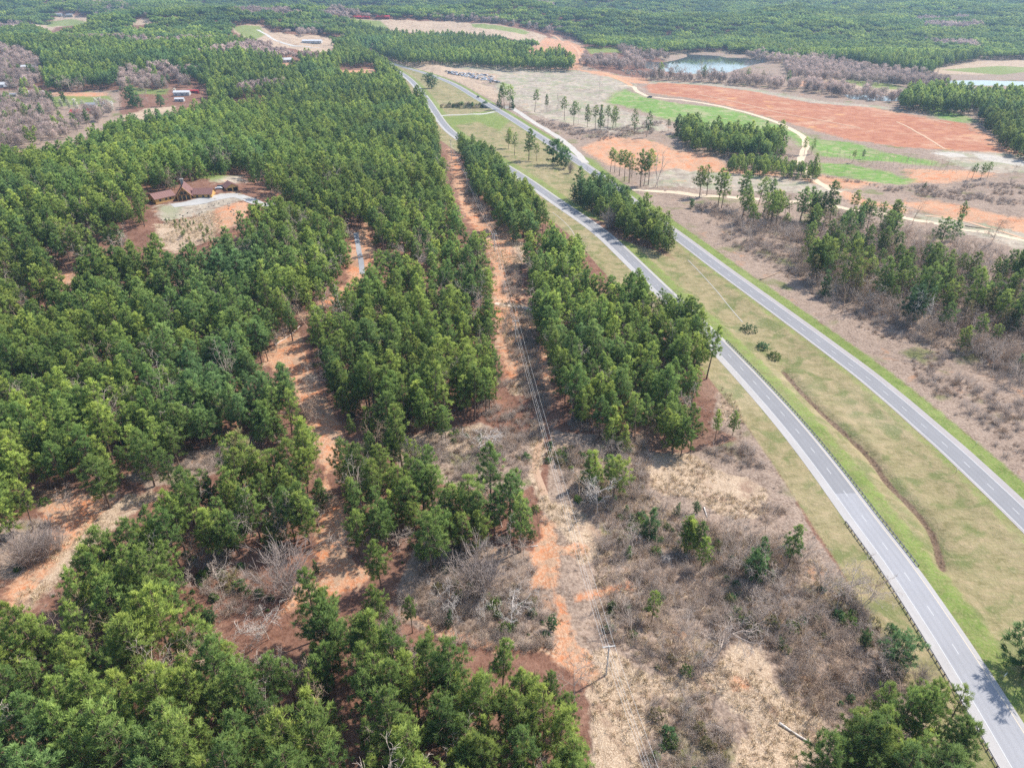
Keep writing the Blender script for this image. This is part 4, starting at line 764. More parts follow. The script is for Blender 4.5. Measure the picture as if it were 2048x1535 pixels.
FCLEAR_PX = [
 [(820, 118), (1000, 126), (1160, 134), (1290, 146), (1400, 160), (1500, 176), (1620, 200), (1750, 210), (1860, 222), (1960, 240), (2060, 306), (2300, 330), (2300, 1000), (1500, 800), (890, 330), (820, 190)],
 [(1160, 98), (1260, 100), (1290, 116), (1360, 108), (1440, 104), (1500, 112), (1600, 124), (1700, 128), (1850, 152), (1930, 160), (1860, 140), (1960, 122), (2200, 116), (2200, 200), (1960, 192), (1900, 205), (1750, 212), (1600, 202), (1450, 178), (1290, 152), (1150, 140)],
 [(690, 36), (760, 38), (900, 40), (1000, 46), (1100, 66), (1160, 80), (1176, 104), (1150, 140), (1050, 112), (1092, 86), (1000, 76), (900, 70), (780, 63), (700, 52)],
 [(450, 56), (520, 47), (540, 60), (600, 74), (640, 70), (676, 78), (664, 108), (600, 104), (530, 96), (484, 80)],
 [(-60, 188), (60, 186), (150, 184), (240, 178), (330, 180), (400, 182), (425, 190), (415, 206), (350, 226), (240, 243), (190, 243), (150, 286), (60, 296), (-60, 306)],
 [(-60, 96), (50, 106), (86, 126), (92, 165), (60, 186), (-60, 190)], [(58, 50), (110, 28), (180, 33), (190, 44), (140, 56), (100, 68)], [(252, 44), (300, 36), (304, 48), (268, 54)],
 [(560, 120), (590, 118), (596, 130), (566, 134)], [(676, 138), (750, 134), (754, 147), (686, 150)], [(448, 212), (562, 200), (564, 208), (456, 226)], [(240, 150), (400, 172), (420, 190), (240, 190)]]
FCLEAR = [G2(p, z) for p in FCLEAR_PX for z in (0, 8, 15)]
VCLEAR = [G2(FCLEAR_PX[4], z) for z in (6, 12, 17)]
allP, allS, allR = [], [], []
for r, (lab, px, sp) in enumerate(FOREST):
    P = G2(px, 11.0); Q = fill(P, sp, r)
    de, _ = seg_dist(Q[:, 0], Q[:, 1], np.vstack([P, P[:1]])); Q = Q[~sub_in(Q, CLEAR + VCLEAR) & ~near_road(Q, 10.5) & (de > 2.4)]
    keep = rng.random(len(Q)) > .06; Q = Q[keep]
    s = np.clip(rng.normal(.98, .17, len(Q)), .5, 1.35)
    if 'median' in lab: s *= .88
    if 'lower pine belt' in lab: s *= .62
    if 'strip by' in lab: s *= .92
    allP.append(Q); allS.append(s); allR.append(np.full(len(Q), r))
Q = np.vstack(allP); S = np.concatenate(allS); Rg = np.concatenate(allR)
Z = h(Q[:, 0], Q[:, 1]); P3 = np.c_[Q, Z - .05]
scr = toscreen(np.c_[Q, Z + 12 * S]); vis = (scr[:, 0] > -20) & (scr[:, 0] < 2068) & (scr[:, 1] > 0) & (scr[:, 1] < 1560)
order = np.argsort(np.where(vis, scr[:, 2] / S, 1e9)); single = order[:196]
rest = np.setdiff1d(np.arange(len(Q)), single)
def plant(name, parts, loc, s, rz, label, cat, group=None, tilt=(0, 0), sw=1.0):
    e = empty(name, tuple(loc), rz); e.scale = (s * sw, s * sw, s); e.rotation_euler = (tilt[0], tilt[1], rz)
    for pn, me in parts: o = bpy.data.objects.new(pn, me); link(o, e)
    return tag(e, label, cat, group)
ORD = 'first second third fourth fifth sixth seventh eighth ninth tenth eleventh twelfth thirteenth fourteenth fifteenth'.split()
def row_labels(idx, scr, fmt, per=11):
    """rows counted from the bottom of the picture, places from the left"""
    idx = sorted(idx, key=lambda i: -scr[i, 1]); out = {}
    nrow = max(1, round(len(idx) / per)); L = math.ceil(len(idx) / nrow)
    for r in range(nrow):
        for k, i in enumerate(sorted(idx[r * L:(r + 1) * L], key=lambda i: scr[i, 0])): out[i] = fmt(ORD[k] if k < 15 else 'last', ORD[r], nrow)
    return out
tlab = {}
for r in range(len(FOREST)):
    ii = [i for i in single if Rg[i] == r]
    if ii: tlab.update(row_labels(ii, scr, lambda a, b, n: f'green pine, {a} from left in {b} row up, {FOREST[r][0]}'))
for i in single:
    tr, cr = NEAR[rng.integers(len(NEAR))]
    plant('pine_tree', (('trunk', tr), ('crown', cr)), P3[i], S[i], rng.uniform(0, 6.28), ('tall ' if S[i] > 1.12 else 'short ' if S[i] < .85 else '') + tlab[i], 'pine', 'pines of the near woods', (rng.normal(0, .03), rng.normal(0, .03)), rng.uniform(.9, 1.12))
dist = np.hypot(Q[:, 0], Q[:, 1])
NEARC = protocol('near_pines', [proto_obj('near_pine', *p) for p in NEAR])
a = rest[dist[rest] < 330]; b = rest[(dist[rest] >= 330) & (dist[rest] < 1000)]; c = rest[dist[rest] >= 1000]
scatter_tree('pine_wood', 'close green pine wood around the clearings, too many crowns to count', 'wood', P3[a], S[a], NEARC, 1)
scatter_tree('pine_wood', 'deep pine wood over the hill around the lodge and along the highway', 'wood', P3[b], S[b], MID, 2)
FARPTS = [P3[c]]; FARS = [S[c] * 1.05]
# everything beyond: wooded hills, minus clearings
PATCH = []
pg = np.random.default_rng(55)
for _ in range(46):
    y = pg.uniform(1500, 5200) if _ < 34 else pg.uniform(1050, 1700); x = pg.uniform(-.72, .72) * y if _ < 34 else pg.uniform(-.72, -.1) * y; a_ = pg.uniform(0, 3.14); r1, r2 = y * pg.uniform(.02, .065), y * pg.uniform(.012, .035); tt = np.linspace(0, 2 * math.pi, 14)[:-1]
    rr = 1 + .25 * np.sin(3 * tt + a_); x = x if y > 1720 else min(x, -.3 * y); PATCH.append(np.stack([x + rr * r1 * np.cos(tt), y + rr * r2 * np.sin(tt) * 1.6], 1))
def frustum_fill(y0, y1, s, seed):
    P = np.array([(-.80 * y0 - 40, y0), (.80 * y0 + 40, y0), (.80 * y1 + 40, y1), (-.80 * y1 - 40, y1)]); Q = fill(P, s, seed)
    near = [G2(px, 11.0) for _, px, _ in FOREST]
    return Q[~sub_in(Q, FCLEAR + near + CLEAR + PATCH) & ~near_road(Q, 26)]
Q = frustum_fill(830, 1650, 8.0, 60); Q = Q[(Q[:, 0] < 60 + .05 * Q[:, 1]) | (Q[:, 1] > 1350)]
Q = Q[rng.random(len(Q)) > .05]; FARPTS.append(np.c_[Q, h(Q[:, 0], Q[:, 1]) - .1]); FARS.append(np.clip(rng.normal(1.0, .16, len(Q)), .6, 1.4))
FP, FS = np.vstack(FARPTS), np.concatenate(FARS)
scatter_tree('pine_wood', 'wide pine wood covering the middle distance beyond the valley houses', 'wood', FP, FS, FARP, 3)
Q = frustum_fill(1650, 7200, 27, 61); g2 = h(Q[:, 0], Q[:, 1]); Q3 = np.c_[Q, g2 - .5]
scatter_tree('wooded_hills', 'hazy blue green forest covering the hills at the top', 'forest', Q3, np.clip(rng.normal(1.0, .12, len(Q)), .7, 1.3), FARC, 4)
# ------------------------------------------------------------------ single trees read from the photograph
def c2(x, y): return 680 + .342 * x, .342 * y
def c3(x, y): return 1348 + .342 * x, .342 * y
def c6(x, y): return 1348 + .342 * x, 500 + .342 * y
def c71(x, y): return .342 * x, 1010 + .342 * y
def c72(x, y): return 680 + .342 * x, 1010 + .342 * y
def c73(x, y): return 1348 + .342 * x, 1010 + .342 * y
def z2(x, y): return 1600 + x / 4.569, 420 + y / 4.569
def z1(x, y): return 1080 + x / 5.1175, 850 + y / 5.1175
def ident(x, y): return x, y
PROTO = {'pine': (NEAR, 'trunk', 'crown'), 'sparse': (SPARSE, 'trunk', 'crown'), 'dark': (DARK, 'trunk', 'crown'), 'olive': (OLIVE, 'trunk', 'crown')}
BAREP = {'bare': BARE, 'white': BAREW, 'brown': BAREB, 'fan': FAN, 'snag': SNAG, 'thin': THIN}
RUST = [pine_parts(600, H=14, R=3.4, cb=.3, nbr=24, dens=.6, k=10, mat=M_RUST)]
PEAR = [pine_parts(610 + i, H=8, R=2.6, cb=.12, nbr=30, k=9, bl=.7, bw=.3, mat=M_PEAR, shape='round') for i in range(2)]
PROTO['rust'] = (RUST, 'trunk', 'crown'); PROTO['pear'] = (PEAR, 'trunk', 'crown')
NAME = {'pine': 'pine_tree', 'sparse': 'pine_tree', 'dark': 'cedar_tree', 'olive': 'pine_tree', 'rust': 'pine_tree', 'pear': 'pear_tree', 'bare': 'bare_tree', 'white': 'bare_tree', 'brown': 'bare_tree', 'fan': 'bare_tree', 'snag': 'dead_tree', 'thin': 'bare_tree'}
CAT = {'pine_tree': 'pine', 'cedar_tree': 'cedar', 'pear_tree': 'pear tree', 'bare_tree': 'bare tree', 'dead_tree': 'dead tree'}
LOOK = {'pine': 'green pine', 'sparse': 'thin crowned pine', 'dark': 'dark dense evergreen', 'olive': 'brownish pine', 'rust': 'dead rust coloured pine', 'pear': 'white flowering pear tree', 'bare': 'bare grey tree', 'white': 'bare white barked tree', 'brown': 'bare brown tree', 'fan': 'wide fan shaped bare tree', 'snag': 'dead snag', 'thin': 'thin bare tree'}
HCACHE = {}
def proto_h(me):
    if me.name not in HCACHE:
        v = np.empty(len(me.vertices) * 3, np.float32); me.vertices.foreach_get('co', v); v = v.reshape(-1, 3); HCACHE[me.name] = (v[:, 2].max(), np.abs(v[:, :2]).max())
    return HCACHE[me.name]
EXPL = []
def stand(place, conv, L, group):
    """L: (base x, base y, top y, kind[, width factor])"""
    rows = []
    for e in L:
        bx, by = conv(e[0], e[1]); ty = conv(e[0], e[2])[1]; rows.append((bx, by, ty, e[3], e[4] if len(e) > 4 else 1.0))
    B = G([(r[0], r[1]) for r in rows]); D = rays([(r[0], r[2]) for r in rows])
    kinds = sorted(set(r[3] for r in rows)); lab = {}
    for k in kinds:
        ii = sorted([i for i, r in enumerate(rows) if r[3] == k], key=lambda i: rows[i][0])
        for q, i in enumerate(ii):
            pos = '' if len(ii) == 1 else f', {ORD[q]} from left' if q < 15 else ', furthest right' if q == len(ii) - 1 else f', {ORD[len(ii) - 1 - q]} from right'
            lab[i] = f'{LOOK[k]} {place}{pos}'
    for i, (bx, by, ty, k, wf) in enumerate(rows):
        H = CAMZ + D[i, 2] * B[i, 1] / D[i, 1] - B[i, 2]; H = float(np.clip(H, 1.5, 38))
        nm = NAME[k]
        if k in PROTO: tr, cr = PROTO[k][0][rng.integers(len(PROTO[k][0]))]; parts = (('trunk', tr), ('crown', cr)); ph = proto_h(cr)[0]
        else: me = BAREP[k][rng.integers(len(BAREP[k]))]; parts = (('branches', me),); ph = proto_h(me)[0]
        plant(nm, parts, B[i] - np.array([0, 0, .05]), H / ph, rng.uniform(0, 6.28), lab[i], CAT[nm], group, (rng.normal(0, .04), rng.normal(0, .04)), wf)
stand('beside the far salvage yard bridge', c2, [(930, 632, 545, 'dark'), (962, 640, 478, 'sparse'), (992, 632, 488, 'sparse'), (1010, 640, 560, 'dark'), (945, 640, 500, 'sparse')], 'trees by the bridge')
stand('on the cleared slope beyond the bridge', c2, [(1138, 656, 520, 'sparse'), (1130, 560, 490, 'bare'), (1210, 656, 545, 'pine', .8), (1270, 652, 530, 'bare', .5), (1312, 702, 560, 'sparse'), (1322, 768, 640, 'thin'), (1366, 732, 588, 'sparse'), (1392, 730, 620, 'thin'), (1446, 746, 605, 'pine', .8), (1492, 756, 612, 'sparse'), (1522, 756, 604, 'pine', .8), (1566, 742, 612, 'sparse'), (1592, 762, 614, 'pine', .8), (1612, 742, 618, 'sparse'), (1720, 792, 626, 'pine', .8), (1792, 802, 642, 'pine', .8), (1918, 768, 690, 'sparse'), (1846, 750, 690, 'bare', .7)], 'tall pines on the cleared slope')
stand('in the tall row above the farm track', c2, [(1580, 1008, 860, 'sparse'), (1606, 1010, 870, 'sparse'), (1632, 1030, 868, 'sparse'), (1662, 1060, 872, 'sparse'), (1690, 1072, 880, 'sparse'), (1708, 1092, 885, 'brown', .35), (1756, 1092, 862, 'sparse'), (1776, 1088, 900, 'sparse'), (1802, 1082, 860, 'sparse'), (1842, 1094, 850, 'thin'), (1862, 1098, 855, 'thin')], 'row of tall pines above the farm track')
stand('on the grassy median', c2, [(985, 872, 742, 'pine'), (1020, 908, 768, 'pine'), (1104, 938, 745, 'pine', 1.2), (1150, 942, 832, 'pine', 1.1), (1270, 962, 800, 'dark', 1.2), (1310, 985, 860, 'dark'), (1345, 1012, 930, 'fan'), (1405, 1020, 950, 'thin'), (1440, 1030, 960, 'thin'), (1570, 1340, 1210, 'fan', 1.4)], 'trees on the grassy median')
stand('on the verge by the far crossover', c2, [(535, 516, 420, 'dark', 1.5)], 'verge tree')
stand('on the brushy slope right of the highway', c3, [(150, 1152, 962, 'pine'), (192, 1142, 955, 'pine'), (256, 1212, 972, 'sparse'), (277, 1216, 1000, 'sparse'), (396, 1212, 990, 'pine'), (492, 1202, 1022, 'sparse'), (560, 1360, 1105, 'sparse'), (592, 1332, 1098, 'pine', .9), (800, 1292, 1118, 'pine', .8), (795, 1300, 1180, 'brown'), (852, 1382, 1212, 'olive'), (962, 1422, 1252, 'pine'), (1030, 1292, 1106, 'sparse'), (1112, 1292, 1160, 'pine', .8), (1202, 1322, 1172, 'sparse'), (1266, 1382, 1160, 'sparse'), (1392, 1312, 1168, 'snag'), (1482, 1352, 1250, 'snag'), (1548, 1462, 1260, 'sparse', 1.2), (1622, 1412, 1240, 'pine'), (1672, 1322, 1172, 'pine', .9), (1846, 1432, 1262, 'brown'), (420, 1420, 1290, 'bare'), (330, 1420, 1240, 'thin'), (640, 1440, 1330, 'brown'), (700, 1450, 1300, 'brown'), (100, 1220, 1160, 'dark')], 'trees on the brushy slope')
stand('beside the bright green field', c3, [(760, 906, 795, 'pine', .8), (802, 900, 800, 'pine', .8), (800, 1068, 890, 'pine', .8), (1042, 952, 872, 'sparse'), (1102, 932, 872, 'pine'), (1462, 1102, 1060, 'dark'), (1712, 1052, 950, 'thin'), (1740, 1050, 950, 'sparse'), (1792, 1048, 948, 'sparse'), (1832, 1040, 940, 'sparse'), (1985, 1000, 950, 'brown')], 'trees beside the green field')
stand('in the thin wood right of the far carriageway', z2, [(100, 650, 240, 'pine'), (172, 640, 205, 'pine'), (400, 742, 228, 'pine', 1.1), (222, 792, 540, 'dark'), (382, 932, 560, 'snag'), (722, 872, 400, 'sparse'), (760, 860, 520, 'pine', .9), (985, 1030, 640, 'dark'), (1000, 1020, 650, 'white', .8), (1100, 990, 450, 'sparse'), (1290, 832, 430, 'pine', .8), (1545, 806, 498, 'sparse', 1.1), (1860, 662, 350, 'sparse'), (1962, 642, 420, 'pine', .9), (1300, 1172, 822, 'sparse'), (1450, 1302, 1042, 'pine'), (1600, 1062, 742, 'olive'), (1752, 1102, 700, 'sparse'), (1802, 1202, 880, 'olive'), (1190, 1292, 950, 'brown'), (1692, 1332, 1210, 'snag'), (1985, 1500, 1300, 'dark'), (1000, 530, 400, 'white', .8), (1380, 960, 660, 'olive'), (1850, 900, 710, 'pine'), (600, 930, 700, 'brown'), (480, 960, 760, 'brown'), (1500, 1100, 850, 'brown'), (1640, 1440, 1330, 'white', .7), (880, 960, 700, 'brown'), (560, 960, 620, 'bare'), (1920, 1190, 880, 'olive'), (1270, 372, 110, 'snag')], 'trees of the thin wood')
stand('in the brush near the bottom right', c73, [(60, 280, 80, 'pine'), (92, 282, 60, 'pine'), (150, 382, 180, 'pine', .9), (462, 430, 250, 'dark', .9), (500, 380, 170, 'dark', .8), (662, 362, 102, 'pine', .9), (420, 652, 478, 'bare'), (980, 582, 300, 'bare', 1.1), (222, 902, 620, 'bare'), (120, 880, 640, 'bare'), (20, 860, 600, 'brown'), (900, 780, 600, 'brown'), (780, 640, 520, 'brown'), (1085, 1000, 850, 'bare'), (960, 1010, 900, 'brown'), (1190, 1020, 880, 'brown'), (1260, 780, 690, 'dark'), (1290, 930, 740, 'dark', 1.4), (1110, 830, 740, 'dark'), (1430, 1060, 930, 'fan'), (260, 350, 230, 'bare'), (300, 640, 560, 'bare'), (610, 830, 770, 'dark', .9), (1150, 560, 380, 'brown'), (160, 1000, 800, 'bare'), (60, 1250, 1080, 'bare'), (150, 1320, 1160, 'bare')], 'trees in the bottom right brush')
stand('beside the power line clearing', c72, [(1820, 692, 512, 'pine', 1.2), (1800, 190, 0, 'dark', 1.1), (820, 520, 215, 'fan', 1.2), (575, 642, 440, 'white'), (985, 742, 545, 'white'), (842, 692, 520, 'white', .7), (282, 912, 730, 'bare'), (440, 980, 850, 'fan'), (1000, 480, 380, 'bare'), (1150, 620, 500, 'bare'), (1060, 560, 420, 'bare'), (640, 700, 600, 'dark', .8), (1240, 730, 640, 'dark'), (1310, 250, 170, 'brown'), (1090, 910, 830, 'snag'), (240, 690, 440, 'pine', .9), (425, 745, 520, 'pine', .8), (530, 830, 700, 'pine', .7)], 'trees beside the power line clearing')
stand('on the old clearing at lower left', c71, [(1690, 535, 215, 'fan', 1.25), (1300, 545, 360, 'bare'), (1130, 500, 350, 'bare'), (1572, 780, 545, 'white'), (1555, 775, 640, 'white'), (1855, 395, 305, 'dark', .8), (1420, 500, 430, 'dark'), (1240, 690, 600, 'dark'), (1400, 930, 800, 'bare'), (1640, 950, 850, 'bare'), (1870, 130, 0, 'bare')], 'trees on the old clearing')
stand('on the pale dirt strip at far left', ident, [(221, 1015, 900, 'pine', 1.3), (180, 1030, 985, 'bare', .8), (140, 1040, 985, 'bare', .8), (90, 1120, 1055, 'fan', 1.3), (60, 1130, 1060, 'fan', 1.3), (120, 1100, 1050, 'fan', 1.2), (300, 960, 915, 'fan'), (350, 940, 900, 'bare')], 'trees on the pale dirt strip')
stand('below the middle wood', z1, [(590, 900, 470, 'white', 1.1), (720, 720, 290, 'sparse', 1.2), (745, 790, 300, 'sparse', 1.2), (500, 640, 250, 'pine'), (560, 600, 250, 'pine'), (1310, 710, 530, 'snag'), (690, 270, 150, 'white', .6), (1230, 150, 60, 'white'), (950, 310, 200, 'bare'), (1600, 900, 770, 'dark', .8), (1400, 920, 780, 'dark', .8), (880, 910, 800, 'dark'), (1500, 1310, 930, 'pine', .9), (1600, 1340, 960, 'pine', .8), (1030, 1230, 1080, 'white', .9), (1250, 1400, 1250, 'white', .8), (900, 1370, 1220, 'dark'), (940, 1000, 900, 'dark')], 'trees below the middle wood')
stand('in the hollow beside the creek path', ident, [(952, 907, 842, 'white', 1.2), (905, 905, 860, 'bare'), (985, 900, 855, 'bare'), (840, 960, 880, 'fan'), (735, 930, 880, 'fan', .8), (875, 960, 920, 'brown'), (893, 895, 820, 'sparse'), (1340, 790, 735, 'rust'), (1245, 790, 755, 'fan', .8), (500, 1005, 850, 'olive'), (480, 900, 845, 'rust', 1.2), (445, 935, 900, 'white', .8), (860, 750, 710, 'bare'), (655, 770, 730, 'bare'), (1455, 850, 800, 'bare', .7), (1465, 870, 820, 'pine', .9), (1430, 880, 815, 'pine', .8), (1100, 905, 880, 'dark', .9)], 'trees in the hollow')
stand('at the right edge above the near carriageway', ident, [(2042, 1345, 1255, 'dark', 1.3), (2085, 1330, 1250, 'pine')], 'trees at the right edge')
stand('among the valley houses at upper left', ident, [(108, 218, 182, 'dark'), (130, 205, 182, 'dark'), (275, 216, 165, 'dark', 1.3), (265, 214, 170, 'dark'), (322, 214, 186, 'dark', 1.1), (352, 190, 176, 'pear', .8), (125, 216, 197, 'pear', .7), (140, 218, 197, 'pear', .7), (155, 220, 196, 'pear', .7), (170, 220, 198, 'pear', .7), (195, 215, 194, 'pear', .7), (205, 218, 193, 'pear', .7), (218, 222, 198, 'pear', 1.2), (222, 224, 202, 'pear', 1.2), (175, 224, 215, 'dark'), (201, 223, 215, 'dark'), (297, 212, 168, 'bare', .7), (238, 216, 180, 'brown'), (145, 186, 145, 'bare', 1.3), (125, 184, 150, 'bare', 1.2), (165, 184, 148, 'bare', 1.2), (30, 255, 212, 'olive'), (50, 250, 215, 'olive'), (120, 240, 216, 'olive')], 'trees among the valley houses')
stand('in the bare row on the green flat', c3, [(895 + 26 * i, 925 + 1.9 * i * 1.6 + (i % 3) * 4, 845 + 2.8 * i + (i * 7 % 5) * 4, 'thin') for i in range(30)], 'row of thin bare trees')
stand('at the near edge of the green flat', c3, [(930 + 62 * i, 1000 + 7 * i, 948 + 7 * i, 'thin') for i in range(8)], 'thin trees on the green flat')
stand('standing before the lake', ident, [(1300 + 17 * i + (i * 5 % 7), 158 + i * .9, 112 + i * 1.2 + (i * 3 % 5) * 3, ('bare', 'pine', 'brown', 'olive', 'bare')[i % 5]) for i in range(18)], 'trees standing before the lake')
stand('behind the pale cleared field', c2, [(1140, 440, 390, 'thin'), (1245, 455, 380, 'thin'), (1320, 470, 400, 'thin'), (1515, 560, 440, 'thin'), (1135, 470, 430, 'thin')], 'trees behind the cleared field')
# shrubs in the median
def bush(px, w, hgt, seed, label, mat=None):
    B = G([px])[0]; e = empty('shrub', tuple(B)); me = leafy(seed, hgt, w, 110, 11, mat or M_DARKPINE, .55, .2); obj('leaves', me, e); obj('stems', shrub_mesh(seed, hgt * .9, 12), e); tag(e, label, 'shrub', 'shrubs in the grassy median'); return e
bush((1497, 662), 4.2, 3.4, 701, 'dark round shrub on the median at the end of the concrete drain')
bush((1525, 696), 3.2, 3.2, 702, 'dark upper half of the long shrub on the median'); bush((1548, 716), 3.4, 3.0, 703, 'green lower half of the long shrub on the median', M_GREEN)

# ------------------------------------------------------------------ brush, straw and undergrowth
def zone(polys, s, seed, dz=0): return [fill(G2(p, dz), s, seed + i, 1.3) for i, p in enumerate(polys)]
def lift(Q): return np.c_[Q, h(Q[:, 0], Q[:, 1])]
def thin_out(Q, f, seed): 
    """clumpy thinning: keeps drifts and leaves gaps"""
    n = np.sin(Q[:, 0] * .21 + 1.3 * np.sin(Q[:, 1] * .13 + seed)) + np.sin(Q[:, 1] * .26 + 1.7 * np.sin(Q[:, 0] * .11)) + np.sin((Q[:, 0] + Q[:, 1]) * .08 + seed)
    return Q[(n + np.random.default_rng(seed).normal(0, .7, len(Q))) > f]
NB = [[(1105, 880), (1180, 900), (1290, 880), (1300, 930), (1290, 985), (1380, 1030), (1440, 1060), (1540, 1070), (1610, 1100), (1690, 1170), (1760, 1260), (1830, 1375), (1760, 1400), (1690, 1430), (1640, 1440), (1570, 1390), (1535, 1300), (1480, 1270), (1440, 1320), (1400, 1345), (1310, 1345), (1230, 1290), (1190, 1220), (1190, 1120), (1200, 1060), (1140, 990)],
      [(860, 1090), (960, 1090), (1060, 1120), (1090, 1200), (1090, 1280), (1000, 1280), (890, 1255), (800, 1225), (830, 1150)], [(780, 890), (880, 870), (960, 860), (1050, 880), (1060, 960), (900, 960)],
      [(1295, 1400), (1400, 1385), (1470, 1440), (1430, 1600), (1290, 1600)], [(20, 1040), (110, 1050), (100, 1120), (30, 1140)], [(230, 940), (330, 950), (390, 900), (500, 880), (560, 870), (440, 940), (330, 965)],
      [(400, 1100), (500, 1110), (540, 1200), (500, 1260), (420, 1210), (380, 1130)], [(1400, 900), (1480, 880), (1540, 940), (1480, 935)], [(1490, 1010), (1560, 1010), (1610, 1080), (1540, 1070)], [(720, 1200), (800, 1230), (830, 1330), (760, 1350)],
      [(1000, 620), (1060, 640), (1080, 700), (1090, 800), (1050, 780), (1010, 690)], [(930, 340), (960, 400), (1000, 440), (1000, 470), (960, 440), (930, 400)], [(1010, 540), (1045, 550), (1040, 600), (1000, 600)], [(960, 800), (1010, 760), (1095, 780), (1125, 870), (1060, 890), (950, 860)], [(860, 1240), (1000, 1270), (1110, 1290), (1100, 1310), (980, 1300), (860, 1275)], [(1150, 830), (1260, 870), (1300, 900), (1180, 910), (1110, 880)]]
Qn = np.vstack([thin_out(q, -1.0, 5) for q in zone(NB, 1.75, 100)]); Qn = Qn[~near_road(Qn, 9.5)]
scatter_tree('brush', 'tangled brown bare brush over the clearings near the power line', 'brush', lift(Qn), np.clip(rng.normal(1, .3, len(Qn)), .4, 1.8), BRUSH, 11, .12)
RB = [[(1380, 400), (1500, 420), (1600, 440), (1700, 460), (1800, 490), (1900, 540), (2048, 590), (2200, 700), (2200, 1100), (2048, 950), (1960, 880), (1880, 800), (1780, 700), (1700, 640), (1600, 570), (1500, 515), (1420, 460)], [(1640, 350), (1760, 380), (1900, 400), (2100, 420), (2100, 370), (1900, 370), (1780, 375)], [(1060, 235), (1180, 260), (1330, 240), (1300, 270), (1180, 285), (1110, 265)], [(1420, 275), (1560, 300), (1620, 335), (1450, 325)]]
Qr = np.vstack([thin_out(q, .0, 6) for q in zone(RB, 2.5, 120)]); Qr = Qr[~near_road(Qr, 15)]
scatter_tree('brush', 'brown leafless brush covering the slope right of the far carriageway', 'brush', lift(Qr), np.clip(rng.lognormal(-.1, .4, len(Qr)), .25, 2.2), BRUSH, 12, .12)
BT = [NB[0], NB[1], [(1500, 440), (1640, 470), (1800, 500), (1960, 560), (2150, 600), (2150, 660), (1900, 600), (1700, 540), (1540, 490)], [(1900, 640), (2150, 690), (2150, 900), (2030, 800)], [(1560, 500), (1660, 540), (1800, 560), (2048, 600), (2150, 720), (2048, 760), (1900, 700), (1760, 640), (1620, 590)], [(1640, 440), (1800, 470), (2000, 520), (2150, 560), (2150, 600), (1900, 560), (1700, 500)], [(1400, 410), (1500, 440), (1560, 480), (1480, 470)], [(1560, 500), (1660, 540), (1800, 560), (2048, 600), (2150, 720), (2048, 760), (1900, 700), (1760, 640), (1620, 590)], [(1480, 420), (1600, 470), (1560, 520), (1480, 480)]]
Qt = np.vstack([thin_out(q, -.6, 8) for q in zone(BT, 4.4, 140)]); Qt = Qt[~near_road(Qt, 13)]; St = np.clip(rng.normal(.62, .16, len(Qt)), .3, 1.0) * np.where(Qt[:, 0] > .42 * Qt[:, 1], 1.5, 1.0)
scatter_tree('bare_thicket', 'leafless thicket of small trees among the brush beside the highway', 'thicket', lift(Qt), St, BARETREES, 13, .08)
SQ = np.vstack([thin_out(q, -.9, 9) for q in zone([p for p in COVER['straw'][:10]] + [NB[3], NB[0]], 1.25, 160)]); SQ = SQ[~near_road(SQ, 9)]
scatter_tree('dry_grass', 'pale dry grass matted over the power line clearing', 'dry grass', lift(SQ), np.clip(rng.normal(1.0, .3, len(SQ)), .4, 1.8), TUFT, 14, .25)
LQ = np.vstack([thin_out(q, .5, 10) for q in zone(NB[:4] + [[(1080, 880), (1140, 900), (1160, 960), (1120, 1000), (1095, 930)], [(1600, 1330), (1700, 1300), (1830, 1380), (1700, 1430)], [(360, 1080), (560, 1100), (620, 1150), (480, 1290), (380, 1210)]], 3.8, 170)]); LQ = LQ[~near_road(LQ, 9.5)]
scatter_tree('undergrowth', 'low green evergreen bushes dotted through the brown brush', 'bushes', lift(LQ), np.clip(rng.normal(.85, .3, len(LQ)), .35, 1.6), LEAFY, 15, .1)
UQ = np.vstack([thin_out(fill(G2(px, 4.0), 6.5, 180 + i), .1, 20 + i) for i, (_, px, _) in enumerate(FOREST[:9])]); UQ = UQ[~near_road(UQ, 12)]
scatter_tree('forest_understory', 'sparse shrubs growing on the shaded floor of the pine woods', 'understory', lift(UQ), np.clip(rng.normal(.8, .3, len(UQ)), .3, 1.5), LEAFY, 16, .1)
VB = [[(-40, 190), (80, 190), (110, 215), (150, 235), (220, 232), (170, 262), (100, 296), (-40, 310)], [(-40, 100), (50, 108), (84, 128), (88, 165), (60, 184), (-40, 188)], [(240, 150), (400, 172), (330, 184), (240, 184)], [(100, 12), (200, 10), (290, 30), (300, 44), (190, 34)], [(1560, 128), (1700, 136), (1850, 156), (1900, 172), (1850, 178), (1700, 168), (1580, 160)],
      [(1480, 112), (1600, 118), (1700, 124), (1640, 132), (1540, 128)], [(1230, 105), (1300, 108), (1340, 122), (1260, 122)], [(770, 30), (900, 36), (1050, 56), (1130, 62), (1100, 68), (900, 42)], [(1600, 170), (1760, 190), (1850, 200), (1780, 206), (1620, 190)], [(580, 60), (640, 50), (660, 70), (600, 76)], [(1160, 118), (1290, 130), (1290, 142), (1160, 136)], [(1285, 156), (1400, 161), (1520, 164), (1640, 180), (1640, 188), (1500, 174), (1400, 167), (1285, 161)]]
VQ = np.vstack([thin_out(q, -.8, 30) for q in zone(VB, 9.5, 200)]); VQ = VQ[~near_road(VQ, 20)]
HOUSES = G2([(160, 229), (188, 226), (184, 213), (215, 211), (113, 250), (24, 177), (8, 174), (60, 138), (22, 193), (72, 188), (365, 190), (387, 186), (425, 190)])
def by_house(Q): return np.array([bool(((np.abs(HOUSES[:, 0] - q[0]) < 17) & (HOUSES[:, 1] - q[1] < 85) & (HOUSES[:, 1] - q[1] > -14)).any()) for q in Q])
VQ = VQ[~by_house(VQ)]
